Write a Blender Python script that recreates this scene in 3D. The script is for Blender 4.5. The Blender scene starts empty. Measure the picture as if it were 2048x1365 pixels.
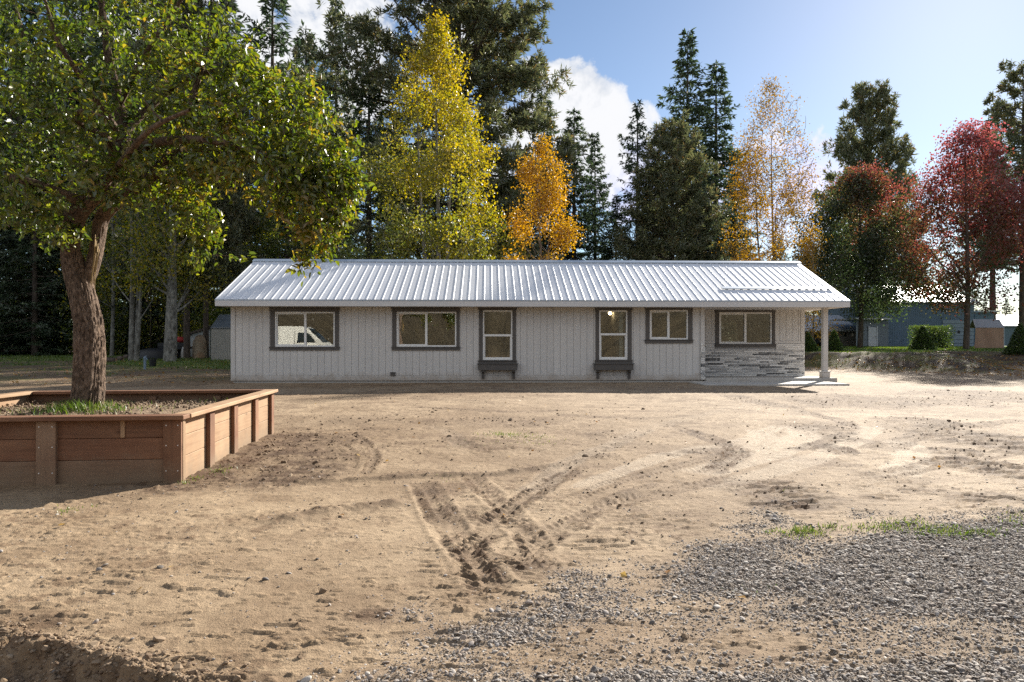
import bpy, math, random
import numpy as np
from mathutils import Vector, Matrix

random.seed(11)
RNG = np.random.default_rng(11)
scene = bpy.context.scene
COL = scene.collection
rad = math.radians

# ------------------------------------------------------------------ camera, sky, sun, exposure
F, HZ, CX, CAMZ, YAW = 1365.0, 688.0, 1024.0, 1.18, rad(2.0)
cam_d = bpy.data.cameras.new('camera')
cam_d.sensor_width = 36.0
cam_d.lens = 24.0
cam_d.shift_y = 5.5 / 2048
cam_d.clip_end = 3000
cam = bpy.data.objects.new('camera', cam_d)
cam.location = (0, 0, CAMZ)
cam.rotation_euler = (rad(90), 0, -YAW)
COL.objects.link(cam)
scene.camera = cam

SUN_AZ, SUN_EL = rad(36.6), rad(26.5)      # azimuth clockwise from +Y
world = bpy.data.worlds.new('World')
scene.world = world
world.use_nodes = True
wn, wl = world.node_tree.nodes, world.node_tree.links
wn.clear()


def N(nt, typ, **kw):
    n = nt.nodes.new(typ)
    for k, v in kw.items():
        if k.startswith('_'):
            setattr(n, k[1:], v)
        else:
            n.inputs[k.replace('__', ' ')].default_value = v
    return n


def mathn(nt, op, a, b=None, clamp=False):
    n = nt.nodes.new('ShaderNodeMath')
    n.operation = op
    n.use_clamp = clamp
    for i, v in enumerate((a, b)):
        if v is None:
            continue
        if isinstance(v, (int, float)):
            n.inputs[i].default_value = v
        else:
            nt.links.new(v, n.inputs[i])
    return n.outputs[0]


def mixc(nt, fac, a, b, blend='MIX'):
    n = nt.nodes.new('ShaderNodeMix')
    n.data_type = 'RGBA'
    n.blend_type = blend
    for i, v in ((0, fac), (6, a), (7, b)):
        if isinstance(v, (int, float)):
            n.inputs[i].default_value = v
        elif isinstance(v, tuple):
            n.inputs[i].default_value = (*v[:3], 1)
        else:
            nt.links.new(v, n.inputs[i])
    return n.outputs[2]


def ramp(nt, fac, stops, interp='LINEAR'):
    n = nt.nodes.new('ShaderNodeValToRGB')
    cr = n.color_ramp
    cr.interpolation = interp
    while len(cr.elements) < len(stops):
        cr.elements.new(0.5)
    for e, (p, c) in zip(cr.elements, stops):
        e.position = p
        e.color = (*c[:3], 1) if isinstance(c, tuple) else (c, c, c, 1)
    nt.links.new(fac, n.inputs[0])
    return n.outputs[0]


SKY_STRENGTH, SUN_STRENGTH, EXPOSURE = 0.052, 5.0, 1.32
CLOUD = 7.6


def build_world():
    nt = world.node_tree
    out = nt.nodes.new('ShaderNodeOutputWorld')
    bg = nt.nodes.new('ShaderNodeBackground')
    bg.inputs['Strength'].default_value = SKY_STRENGTH
    nt.links.new(bg.outputs[0], out.inputs[0])
    sky = nt.nodes.new('ShaderNodeTexSky')
    sky.sky_type = 'NISHITA'
    sky.sun_disc = False
    sky.sun_elevation = SUN_EL
    sky.sun_rotation = SUN_AZ
    sky.altitude = 700
    sky.air_density = 1.0
    sky.dust_density = 0.3
    sky.ozone_density = 2.0
    tc = nt.nodes.new('ShaderNodeTexCoord')
    d = tc.outputs['Generated']
    sep = nt.nodes.new('ShaderNodeSeparateXYZ')
    nt.links.new(d, sep.inputs[0])
    # cloud layer: flattened directions so that far clouds squeeze towards the horizon
    zz = mathn(nt, 'ADD', mathn(nt, 'MAXIMUM', sep.outputs[2], 0.0), 0.22)
    comb = nt.nodes.new('ShaderNodeCombineXYZ')
    nt.links.new(mathn(nt, 'DIVIDE', sep.outputs[0], zz), comb.inputs[0])
    nt.links.new(mathn(nt, 'DIVIDE', sep.outputs[1], zz), comb.inputs[1])
    n1 = N(nt, 'ShaderNodeTexNoise', Scale=1.1, Detail=9, Roughness=.56, Distortion=.15)
    nt.links.new(comb.outputs[0], n1.inputs['Vector'])
    n2 = N(nt, 'ShaderNodeTexNoise', Scale=14.0, Detail=10, Roughness=.6, Distortion=.25)
    nt.links.new(d, n2.inputs['Vector'])
    # where banks of cloud stand: (direction azimuth, elevation, half width deg, weight)
    banks = None
    for az, el, w, wt in ((6.8, 18.0, 5.2, .9), (10.4, 15.4, 4.6, .88), (4, 17, 6, .8), (13.2, 13.0, 4.2, .85),
                          (-14, 26, 11, .62), (-8, 30, 8, .5), (-22, 24, 12, .62), (-44, 22, 16, .6), (-80, 25, 22, .6),
                          (150, 30, 34, .8), (230, 35, 38, .8), (190, 50, 30, .7), (80, 40, 22, .5), (24, 9, 8, .75), (40, 7, 9, .7)):  # banks behind the camera are unseen, added to brighten the front wall
        a, e = rad(az), rad(el)
        v = (math.sin(a) * math.cos(e), math.cos(a) * math.cos(e), math.sin(e))
        dt = nt.nodes.new('ShaderNodeVectorMath')
        dt.operation = 'DOT_PRODUCT'
        nt.links.new(d, dt.inputs[0])
        dt.inputs[1].default_value = v
        mr = nt.nodes.new('ShaderNodeMapRange')
        mr.interpolation_type = 'SMOOTHSTEP'
        mr.inputs[1].default_value = math.cos(rad(w * 1.25))
        mr.inputs[2].default_value = math.cos(rad(w * .35))
        mr.inputs[3].default_value = 0
        mr.inputs[4].default_value = wt
        nt.links.new(dt.outputs['Value'], mr.inputs[0])
        banks = mr.outputs[0] if banks is None else mathn(nt, 'MAXIMUM', banks, mr.outputs[0])
    s = mathn(nt, 'ADD', mathn(nt, 'MULTIPLY', mathn(nt, 'SUBTRACT', n2.outputs[0], .5), 2.5),
              mathn(nt, 'MULTIPLY', mathn(nt, 'SUBTRACT', n1.outputs[0], .5), .9))
    s = mathn(nt, 'ADD', s, banks)
    mask = ramp(nt, s, [(0.0, 0.0), (.42, 0.0), (.60, .85), (.8, 1.0), (1.0, 1.0)])
    shade = ramp(nt, n2.outputs[0], [(.36, (.62, .67, .74)), (.56, (.97, .98, 1)), (1, (1, 1, 1))])
    cl = mixc(nt, 1.0, shade, (CLOUD, CLOUD, CLOUD * 1.01), 'MULTIPLY')
    # a cloud between us and the sun is brighter: keep the sky's own glow where it exceeds the cloud
    lit = mixc(nt, 1.0, cl, sky.outputs[0], 'LIGHTEN')
    up = mathn(nt, 'MULTIPLY', mask, ramp(nt, sep.outputs[2], [(0, 0.0), (.03, 1.0), (1, 1.0)]))
    nt.links.new(mixc(nt, up, sky.outputs[0], lit), bg.inputs[0])


build_world()
sd = bpy.data.lights.new('sun', 'SUN')
sd.energy = SUN_STRENGTH
sd.angle = rad(.53)
sd.color = (1.0, .93, .82)
sun = bpy.data.objects.new('sun', sd)
tosun = Vector((math.sin(SUN_AZ) * math.cos(SUN_EL), math.cos(SUN_AZ) * math.cos(SUN_EL), math.sin(SUN_EL)))
sun.rotation_euler = (-tosun).to_track_quat('-Z', 'Y').to_euler()
sun.location = (20, 30, 40)
COL.objects.link(sun)
vs = scene.view_settings
vs.view_transform = 'Standard'
vs.look = 'None'
vs.exposure = EXPOSURE
vs.gamma = 1
vs.use_curve_mapping = False
cy = scene.cycles
cy.max_bounces = 7
cy.diffuse_bounces = 3
cy.glossy_bounces = 3
cy.transmission_bounces = 4
cy.transparent_max_bounces = 12
cy.use_denoising = False
cy.sample_clamp_indirect = 6
cy.caustics_reflective = False
cy.caustics_refractive = False
scene.render.film_transparent = False


# ------------------------------------------------------------------ measuring helpers
CA, SA = math.cos(YAW), math.sin(YAW)


def at(px, py, d):
    """world point seen at photo pixel (px, py) at camera depth d"""
    xc, zc = (px - CX) / F * d, (HZ - py) / F * d
    return Vector((xc * CA + d * SA, -xc * SA + d * CA, CAMZ + zc))


def gp(px, py, z=0.0):
    d = (CAMZ - z) * F / (py - HZ)
    p = at(px, py, d)
    return (p.x, p.y)


def onY(px, Y):
    xc = (px - CX) / F
    return Y * (xc * CA + SA) / (CA - xc * SA)


def zat(px, py, Y):
    X = onY(px, Y)
    return CAMZ + (HZ - py) / F * (X * SA + Y * CA)


# ------------------------------------------------------------------ noise
def _h(ix, iy, s):
    ix = ix.astype(np.int64); iy = iy.astype(np.int64)
    n = (ix * 374761393 + iy * 668265263 + s * 1442695041) & 0xFFFFFFFF
    n = ((n ^ (n >> 13)) * 1274126177) & 0xFFFFFFFF
    return ((n ^ (n >> 16)) & 0xFFFFFF) / float(0x1000000)


def vnoise(x, y, s=0):
    x = np.asarray(x, float); y = np.asarray(y, float)
    ix, iy = np.floor(x), np.floor(y)
    fx, fy = x - ix, y - iy
    fx = fx * fx * fx * (fx * (fx * 6 - 15) + 10); fy = fy * fy * fy * (fy * (fy * 6 - 15) + 10)
    a, b, c, d = _h(ix, iy, s), _h(ix + 1, iy, s), _h(ix, iy + 1, s), _h(ix + 1, iy + 1, s)
    return (a + (b - a) * fx) * (1 - fy) + (c + (d - c) * fx) * fy


def fbm(x, y, o=4, s=0, g=.5):
    r, amp, tot = 0, 1.0, 0
    for k in range(o):
        c, sn = math.cos(k * 1.1), math.sin(k * 1.1)
        r = r + amp * vnoise((x * c - y * sn) * 2 ** k, (x * sn + y * c) * 2 ** k, s + k * 17)
        tot += amp; amp *= g
    return r / tot


def sstep(a, b, x):
    t = np.clip((np.asarray(x, float) - a) / (b - a), 0, 1)
    return t * t * (3 - 2 * t)


# ------------------------------------------------------------------ mesh helpers
def new_mesh(name, V, F_, mats=(), smooth=False, attrs=None, mat_idx=None):
    """V (n,3); F_ an (m,k) array or a list of such arrays with different k"""
    V = np.ascontiguousarray(np.asarray(V, np.float32).reshape(-1, 3))
    if not isinstance(F_, list):
        F_ = [F_]
    F_ = [np.asarray(f, np.int32) for f in F_ if len(f)]
    me = bpy.data.meshes.new(name)
    me.vertices.add(len(V))
    me.vertices.foreach_set('co', V.ravel())
    idx = np.concatenate([f.ravel() for f in F_])
    cnt = np.concatenate([np.full(len(f), f.shape[1], np.int32) for f in F_])
    st = np.concatenate([[0], np.cumsum(cnt)[:-1]]).astype(np.int32)
    me.loops.add(len(idx))
    me.loops.foreach_set('vertex_index', idx)
    me.polygons.add(len(cnt))
    me.polygons.foreach_set('loop_start', st)
    me.polygons.foreach_set('use_smooth', np.full(len(cnt), bool(smooth)))
    for m in (mats if isinstance(mats, (list, tuple)) else (mats,)):
        me.materials.append(m)
    if mat_idx is not None:
        me.polygons.foreach_set('material_index', np.asarray(mat_idx, np.int32))
    for k, a in (attrs or {}).items():
        a = np.asarray(a, np.float32)
        if a.ndim == 1:
            at_ = me.attributes.new(k, 'FLOAT', 'POINT')
            at_.data.foreach_set('value', a)
        elif a.shape[1] == 3:
            at_ = me.attributes.new(k, 'FLOAT_VECTOR', 'POINT')
            at_.data.foreach_set('vector', a.ravel())
        else:
            at_ = me.attributes.new(k, 'FLOAT_COLOR', 'POINT')
            at_.data.foreach_set('color', a.ravel())
    me.update(calc_edges=True)
    return me


def link(name, data, parent=None, **props):
    o = bpy.data.objects.new(name, data)
    COL.objects.link(o)
    if parent is not None:
        o.parent = parent
    for k, v in props.items():
        o[k] = v
    return o


def thing(name, label, cat, loc=(0, 0, 0), rz=0, group=None):
    o = link(name, None)
    o.location = loc
    o.rotation_euler = (0, 0, rz)
    o.empty_display_size = .3
    o['label'] = label
    o['category'] = cat
    if group:
        o['group'] = group
    return o


def tag(o, label, cat, group=None):
    o['label'] = label
    o['category'] = cat
    if group:
        o['group'] = group
    return o


def copy_tree(o, parent=None):
    c = o.copy()
    COL.objects.link(c)
    if parent is not None:
        c.parent = parent
    for ch in [x for x in o.children]:
        copy_tree(ch, c)
    return c


class MB:
    """collects solids into one mesh"""
    def __init__(self):
        self.V, self.F, self.n = [], {}, 0

    def add(self, V, faces):
        V = np.asarray(V, float).reshape(-1, 3)
        for f in faces:
            self.F.setdefault(len(f), []).append([i + self.n for i in f])
        self.V.append(V)
        self.n += len(V)
        return self

    def addnp(self, V, Fa):
        Fa = np.asarray(Fa, int) + self.n
        self.F.setdefault(Fa.shape[1], []).extend(Fa.tolist())
        self.V.append(np.asarray(V, float)); self.n += len(V)
        return self

    def box(self, x0, x1, y0, y1, z0, z1, c=0.0):
        if c <= 0:
            V = [(x, y, z) for z in (z0, z1) for y in (y0, y1) for x in (x0, x1)]
            return self.add(V, [(0, 2, 3, 1), (4, 5, 7, 6), (0, 1, 5, 4), (2, 6, 7, 3), (0, 4, 6, 2), (1, 3, 7, 5)])
        # chamfered box: 24 vertices
        V, key = [], {}
        for ax in range(3):
            for sx in (0, 1):
                for sy in (0, 1):
                    for sz in (0, 1):
                        p = []
                        for i, (lo, hi, s) in enumerate(((x0, x1, sx), (y0, y1, sy), (z0, z1, sz))):
                            q = lo if s == 0 else hi
                            if i != ax:
                                q += c if s == 0 else -c
                            p.append(q)
                        key[(ax, sx, sy, sz)] = len(V)
                        V.append(p)
        fs = []
        for ax in range(3):
            for s in (0, 1):
                o = [i for i in range(3) if i != ax]
                q = []
                for a, b in ((0, 0), (1, 0), (1, 1), (0, 1)):
                    t = [0, 0, 0]; t[ax] = s; t[o[0]] = a; t[o[1]] = b
                    q.append(key[(ax, *t)])
                # orientation
                if (s == 1) == (ax != 1):
                    fs.append(tuple(q))
                else:
                    fs.append(tuple(q[::-1]))
        for ax in range(3):          # edges parallel to ax
            o = [i for i in range(3) if i != ax]
            for a in (0, 1):
                for b in (0, 1):
                    q = []
                    for s, who in ((0, o[0]), (1, o[0]), (1, o[1]), (0, o[1])):
                        t = [0, 0, 0]; t[ax] = s; t[o[0]] = a; t[o[1]] = b
                        q.append(key[(who, *t)])
                    fs.append(tuple(q))
        for sx in (0, 1):
            for sy in (0, 1):
                for sz in (0, 1):
                    fs.append((key[(0, sx, sy, sz)], key[(1, sx, sy, sz)], key[(2, sx, sy, sz)]))
        return self.add(V, fs)

    def tube(self, P, R, n=8, cap=True):
        V, Fa = tube(P, R, n)
        self.addnp(V, Fa)
        if cap:
            b = self.n - len(V)
            self.F.setdefault(n, []).append([b + i for i in range(n)][::-1])
            self.F.setdefault(n, []).append([self.n - n + i for i in range(n)])
        return self

    def xf(self, M):
        M = np.array(M)
        self.V = [v @ M[:3, :3].T + M[:3, 3] for v in self.V]
        return self

    def mesh(self, name, mats, smooth=False, attrs=None):
        me = new_mesh(name, np.concatenate(self.V), [np.array(f) for f in self.F.values()], mats, smooth, attrs)
        bm_fix(me)
        return me

    def obj(self, name, mats, parent=None, smooth=False, **props):
        return link(name, self.mesh(name, mats, smooth), parent, **props)


def bm_fix(me):
    import bmesh
    bm = bmesh.new()
    bm.from_mesh(me)
    bmesh.ops.recalc_face_normals(bm, faces=bm.faces)
    bm.to_mesh(me)
    bm.free()


def tube(P, R, n=8):
    P = np.asarray(P, float); R = np.broadcast_to(np.asarray(R, float), (len(P),))
    T = np.gradient(P, axis=0)
    T /= np.linalg.norm(T, axis=1)[:, None] + 1e-9
    ref = np.array([0, 1, 0.0]) if abs(T[0][1]) < .8 else np.array([1.0, 0, 0])
    u = np.cross(T[0], ref); u /= np.linalg.norm(u)
    V = []
    ang = np.linspace(0, 2 * np.pi, n, endpoint=False)
    for i in range(len(P)):
        u = u - T[i] * np.dot(u, T[i]); u /= np.linalg.norm(u) + 1e-9
        w = np.cross(T[i], u)
        V.append(P[i] + R[i] * (np.cos(ang)[:, None] * u + np.sin(ang)[:, None] * w))
    V = np.concatenate(V)
    i = np.arange(len(P) - 1)[:, None] * n; j = np.arange(n)[None, :]
    a = i + j; b = i + (j + 1) % n
    Fa = np.stack([a, b, b + n, a + n], -1).reshape(-1, 4)
    return V, Fa


def smooth_path(P, k=4):
    """Catmull-Rom through control points; P columns may include radius"""
    P = np.asarray(P, float)
    Q = np.vstack([2 * P[0] - P[1], P, 2 * P[-1] - P[-2]])
    out = []
    for i in range(1, len(Q) - 2):
        for t in np.linspace(0, 1, k, endpoint=False):
            a, b, c, d = Q[i - 1], Q[i], Q[i + 1], Q[i + 2]
            out.append(.5 * ((2 * b) + (-a + c) * t + (2 * a - 5 * b + 4 * c - d) * t * t + (-a + 3 * b - 3 * c + d) * t ** 3))
    out.append(P[-1])
    return np.array(out)


# ------------------------------------------------------------------ materials
def newmat(name):
    m = bpy.data.materials.new(name)
    m.use_nodes = True
    m.node_tree.nodes.clear()
    out = m.node_tree.nodes.new('ShaderNodeOutputMaterial')
    return m, m.node_tree, out


def surf(name, c1, c2, scale=4.0, stretch=(1, 1, 1), rough=.7, bump=.0, bscale=None, metal=0.0, spec=.3, tint=0.0,
         detail=6, dirt=None, coat=0.0, splash=None):
    """noise-mottled principled surface; tint = per-object brightness spread"""
    m, nt, out = newmat(name)
    tc = nt.nodes.new('ShaderNodeTexCoord')
    oi = nt.nodes.new('ShaderNodeObjectInfo')
    mp = nt.nodes.new('ShaderNodeMapping')
    mp.inputs['Scale'].default_value = stretch
    nt.links.new(tc.outputs['Object'], mp.inputs[0])
    ad = nt.nodes.new('ShaderNodeVectorMath'); ad.operation = 'MULTIPLY_ADD'
    nt.links.new(oi.outputs['Random'], ad.inputs[0]); ad.inputs[1].default_value = (37, 51, 23)
    nt.links.new(mp.outputs[0], ad.inputs[2])
    n = N(nt, 'ShaderNodeTexNoise', Scale=scale, Detail=detail, Roughness=.6)
    nt.links.new(ad.outputs[0], n.inputs['Vector'])
    c = mixc(nt, ramp(nt, n.outputs[0], [(.3, 0.0), (.7, 1.0)]), c1, c2)
    if tint:
        v = mathn(nt, 'ADD', mathn(nt, 'MULTIPLY', oi.outputs['Random'], tint), 1 - tint / 2)
        cb = nt.nodes.new('ShaderNodeCombineColor')
        for i in range(3):
            nt.links.new(v, cb.inputs[i])
        c = mixc(nt, 1.0, c, cb.outputs[0], 'MULTIPLY')
    b = nt.nodes.new('ShaderNodeBsdfPrincipled')
    if dirt:
        n3 = N(nt, 'ShaderNodeTexNoise', Scale=dirt[1], Detail=8, Roughness=.65)
        nt.links.new(tc.outputs['Object'], n3.inputs['Vector'])
        c = mixc(nt, mathn(nt, 'MULTIPLY', ramp(nt, n3.outputs[0], [(.45, 0.0), (.7, 1.0)]), dirt[2]), c, dirt[0])
    if splash:
        geo = nt.nodes.new('ShaderNodeNewGeometry'); sp = nt.nodes.new('ShaderNodeSeparateXYZ')
        nt.links.new(geo.outputs['Position'], sp.inputs[0])
        n4 = N(nt, 'ShaderNodeTexNoise', Scale=5.0, Detail=9, Roughness=.7); nt.links.new(geo.outputs['Position'], n4.inputs['Vector'])
        hgt = ramp(nt, mathn(nt, 'SUBTRACT', mathn(nt, 'MULTIPLY', n4.outputs[0], .62), sp.outputs[2]), [(.0, 0.0), (.10, .25), (.3, .75), (1, .75)])
        c = mixc(nt, hgt, c, splash)
    nt.links.new(c, b.inputs['Base Color'])
    b.inputs['Roughness'].default_value = rough
    b.inputs['Metallic'].default_value = metal
    b.inputs['Specular IOR Level'].default_value = spec
    b.inputs['Coat Weight'].default_value = coat
    if bump:
        n2 = N(nt, 'ShaderNodeTexNoise', Scale=bscale or scale * 4, Detail=6, Roughness=.6)
        nt.links.new(ad.outputs[0], n2.inputs['Vector'])
        bp = N(nt, 'ShaderNodeBump', Strength=1.0, Distance=bump)
        nt.links.new(n2.outputs[0], bp.inputs['Height'])
        nt.links.new(bp.outputs[0], b.inputs['Normal'])
    nt.links.new(b.outputs[0], out.inputs[0])
    return m


def wood(name, c1, c2, c3, tint=.3):
    m, nt, out = newmat(name)
    tc = nt.nodes.new('ShaderNodeTexCoord'); oi = nt.nodes.new('ShaderNodeObjectInfo')
    ad = nt.nodes.new('ShaderNodeVectorMath'); ad.operation = 'MULTIPLY_ADD'
    nt.links.new(oi.outputs['Random'], ad.inputs[0]); ad.inputs[1].default_value = (91, 57, 33)
    nt.links.new(tc.outputs['Object'], ad.inputs[2])
    mp = nt.nodes.new('ShaderNodeMapping'); mp.inputs['Scale'].default_value = (1.2, 14, 22)
    nt.links.new(ad.outputs[0], mp.inputs[0])
    n = N(nt, 'ShaderNodeTexNoise', Scale=1.6, Detail=8, Roughness=.6, Distortion=.6)
    nt.links.new(mp.outputs[0], n.inputs['Vector'])
    n2 = N(nt, 'ShaderNodeTexNoise', Scale=2.2, Detail=4)
    nt.links.new(ad.outputs[0], n2.inputs['Vector'])
    c = mixc(nt, ramp(nt, n.outputs[0], [(.33, 0.0), (.66, 1.0)]), c1, c2)
    c = mixc(nt, ramp(nt, n2.outputs[0], [(.42, 0.0), (.72, .8)]), c, c3)
    # knots
    mk = nt.nodes.new('ShaderNodeMapping'); mk.inputs['Scale'].default_value = (2.2, 6, 6)
    nt.links.new(ad.outputs[0], mk.inputs[0])
    vo = N(nt, 'ShaderNodeTexVoronoi', Scale=1.3); nt.links.new(mk.outputs[0], vo.inputs['Vector'])
    c = mixc(nt, ramp(nt, vo.outputs['Distance'], [(.0, .85), (.07, .6), (.16, 0.0)]), c, tuple(x * .35 for x in c1))
    v = mathn(nt, 'ADD', mathn(nt, 'MULTIPLY', oi.outputs['Random'], tint), 1 - tint / 2)
    cb = nt.nodes.new('ShaderNodeCombineColor')
    for i in range(3):
        nt.links.new(v, cb.inputs[i])
    c = mixc(nt, 1.0, c, cb.outputs[0], 'MULTIPLY')
    geo = nt.nodes.new('ShaderNodeNewGeometry'); sp = nt.nodes.new('ShaderNodeSeparateXYZ')
    nt.links.new(geo.outputs['Position'], sp.inputs[0])
    n4 = N(nt, 'ShaderNodeTexNoise', Scale=7.0, Detail=9, Roughness=.7); nt.links.new(geo.outputs['Position'], n4.inputs['Vector'])
    c = mixc(nt, ramp(nt, mathn(nt, 'SUBTRACT', mathn(nt, 'MULTIPLY', n4.outputs[0], .42), sp.outputs[2]), [(.0, 0.0), (.1, .3), (.25, .8), (1, .8)]), c, (.22, .16, .105))
    c = mixc(nt, mathn(nt, 'MULTIPLY', ramp(nt, n4.outputs[0], [(.52, 0.0), (.7, 1.0)]), .16), c, (.24, .19, .145))
    b = nt.nodes.new('ShaderNodeBsdfPrincipled')
    nt.links.new(c, b.inputs['Base Color'])
    b.inputs['Roughness'].default_value = .72
    b.inputs['Specular IOR Level'].default_value = .25
    bp = N(nt, 'ShaderNodeBump', Strength=.6, Distance=.0015)
    nt.links.new(n.outputs[0], bp.inputs['Height'])
    nt.links.new(bp.outputs[0], b.inputs['Normal'])
    nt.links.new(b.outputs[0], out.inputs[0])
    return m


def leafmat(name, stops, trans=.5, gloss=.05, rnd=.5, transcol=1.25, grough=.4):
    """stops: colours along the leaf's own hue value (attribute 'hue') with per-leaf randomness"""
    m, nt, out = newmat(name)
    a = nt.nodes.new('ShaderNodeAttribute'); a.attribute_name = 'hue'
    g = nt.nodes.new('ShaderNodeNewGeometry')
    h = mathn(nt, 'ADD', a.outputs['Fac'], mathn(nt, 'MULTIPLY', mathn(nt, 'SUBTRACT', g.outputs['Random Per Island'], .5), rnd), True)
    c = ramp(nt, h, stops)
    df = nt.nodes.new('ShaderNodeBsdfDiffuse'); nt.links.new(c, df.inputs[0])
    tr = nt.nodes.new('ShaderNodeBsdfTranslucent')
    hs = N(nt, 'ShaderNodeHueSaturation', Saturation=1.12, Value=transcol); nt.links.new(c, hs.inputs['Color'])
    nt.links.new(hs.outputs[0], tr.inputs[0])
    mx = nt.nodes.new('ShaderNodeMixShader'); mx.inputs[0].default_value = trans
    nt.links.new(df.outputs[0], mx.inputs[1]); nt.links.new(tr.outputs[0], mx.inputs[2])
    gl = N(nt, 'ShaderNodeBsdfGlossy', Roughness=grough); gl.inputs[0].default_value = (1, 1, 1, 1)
    m2 = nt.nodes.new('ShaderNodeMixShader'); m2.inputs[0].default_value = gloss
    nt.links.new(mx.outputs[0], m2.inputs[1]); nt.links.new(gl.outputs[0], m2.inputs[2])
    nt.links.new(m2.outputs[0], out.inputs[0])
    return m


def barkmat(name, c1, c2, scale=8, vert=.25, bump=.02, c3=None):
    m, nt, out = newmat(name)
    tc = nt.nodes.new('ShaderNodeTexCoord')
    mp = nt.nodes.new('ShaderNodeMapping'); mp.inputs['Scale'].default_value = (1, 1, vert)
    nt.links.new(tc.outputs['Object'], mp.inputs[0])
    n = N(nt, 'ShaderNodeTexNoise', Scale=scale, Detail=9, Roughness=.68, Distortion=.4)
    nt.links.new(mp.outputs[0], n.inputs['Vector'])
    c = mixc(nt, ramp(nt, n.outputs[0], [(.36, 0.0), (.62, 1.0)]), c1, c2)
    if c3:
        n2 = N(nt, 'ShaderNodeTexNoise', Scale=scale * .35, Detail=6, Roughness=.7)
        nt.links.new(tc.outputs['Object'], n2.inputs['Vector'])
        c = mixc(nt, ramp(nt, n2.outputs[0], [(.5, 0.0), (.64, .9)]), c, c3)
    b = nt.nodes.new('ShaderNodeBsdfPrincipled')
    nt.links.new(c, b.inputs['Base Color'])
    b.inputs['Roughness'].default_value = .9
    b.inputs['Specular IOR Level'].default_value = .15
    bp = N(nt, 'ShaderNodeBump', Strength=1.0, Distance=bump)
    nt.links.new(n.outputs[0], bp.inputs['Height'])
    nt.links.new(bp.outputs[0], b.inputs['Normal'])
    nt.links.new(b.outputs[0], out.inputs[0])
    return m


def instmat(name, stops, rough=.8, bump=.003):
    """for scattered pieces: colour from each piece's own 'tint' value"""
    m, nt, out = newmat(name)
    a = nt.nodes.new('ShaderNodeAttribute'); a.attribute_name = 'tint'; a.attribute_type = 'INSTANCER'
    tc = nt.nodes.new('ShaderNodeTexCoord')
    n = N(nt, 'ShaderNodeTexNoise', Scale=3.0, Detail=5); nt.links.new(tc.outputs['Object'], n.inputs['Vector'])
    h = mathn(nt, 'ADD', a.outputs['Fac'], mathn(nt, 'MULTIPLY', mathn(nt, 'SUBTRACT', n.outputs[0], .5), .3), True)
    c = ramp(nt, h, stops)
    b = nt.nodes.new('ShaderNodeBsdfPrincipled')
    nt.links.new(c, b.inputs['Base Color'])
    b.inputs['Roughness'].default_value = rough
    b.inputs['Specular IOR Level'].default_value = .3
    nt.links.new(b.outputs[0], out.inputs[0])
    return m


def glassmat(name, refl=.16, tintc=(.86, .9, .88)):
    m, nt, out = newmat(name)
    lw = N(nt, 'ShaderNodeLayerWeight', Blend=.25)
    f = mathn(nt, 'ADD', mathn(nt, 'MULTIPLY', lw.outputs['Fresnel'], .8), refl, True)
    tr = nt.nodes.new('ShaderNodeBsdfTransparent'); tr.inputs[0].default_value = (*tintc, 1)
    gl = N(nt, 'ShaderNodeBsdfGlossy', Roughness=.0); gl.inputs[0].default_value = (1, 1, 1, 1)
    tc = nt.nodes.new('ShaderNodeTexCoord')
    n = N(nt, 'ShaderNodeTexNoise', Scale=1.6, Detail=2); nt.links.new(tc.outputs['Object'], n.inputs['Vector'])
    bp = N(nt, 'ShaderNodeBump', Strength=.3, Distance=.0012)
    nt.links.new(n.outputs[0], bp.inputs['Height']); nt.links.new(bp.outputs[0], gl.inputs['Normal'])
    mx = nt.nodes.new('ShaderNodeMixShader')
    nt.links.new(f, mx.inputs[0]); nt.links.new(tr.outputs[0], mx.inputs[1]); nt.links.new(gl.outputs[0], mx.inputs[2])
    nt.links.new(mx.outputs[0], out.inputs[0])
    return m


MAT = {}
MAT['siding'] = surf('painted_siding', (.61, .595, .575), (.56, .545, .53), 3.0, (1, 1, .15), .62, .0012, 40, tint=.05, dirt=((.38, .35, .31), 1.1, .25), splash=(.30, .235, .17))
MAT['wall_back'] = surf('wall_groove', (.38, .37, .355), (.34, .33, .32), 3.0)
MAT['trim'] = surf('dark_trim_paint', (.115, .105, .098), (.095, .088, .083), 5.0, (1, 1, 1), .55, .0008, 60, tint=.08)
MAT['fascia'] = surf('pale_fascia_paint', (.60, .60, .61), (.54, .54, .55), 1.5, (.3, 1, 1), .5, .0008, 30, tint=.04)
MAT['vinyl'] = surf('white_vinyl', (.82, .82, .81), (.78, .78, .77), 4.0, rough=.35)
MAT['roof'] = surf('painted_roof_sheet', (.76, .77, .79), (.70, .71, .735), 1.3, (1, .35, 1), .40, .0006, 30, metal=.1, spec=.5, tint=.06)
MAT['ridge'] = surf('blue_grey_flashing', (.42, .48, .55), (.36, .42, .5), 2.0, rough=.4, metal=.4)
MAT['concrete'] = surf('concrete', (.50, .48, .45), (.40, .385, .36), 3.0, rough=.85, bump=.003, bscale=30, dirt=((.3, .25, .2), 2.0, .4))
MAT['interior'] = surf('interior_paint', (.55, .52, .47), (.5, .47, .43), 2.0, rough=.8)
MAT['glass'] = glassmat('window_glass', .15)
MAT['wood'] = wood('stained_shaded_board', (.215, .104, .060), (.14, .068, .040), (.265, .145, .085))  # darker copy, shade put into the colour for the planter's front
MAT['wood_dull'] = wood('weathered_board', (.23, .14, .09), (.165, .10, .065), (.27, .175, .115))
MAT['wood_light'] = wood('pale_sunlit_board', (.36, .235, .14), (.28, .17, .10), (.41, .285, .175))  # paler copy of the board colour, sunlight put in for the planter's sides
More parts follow.
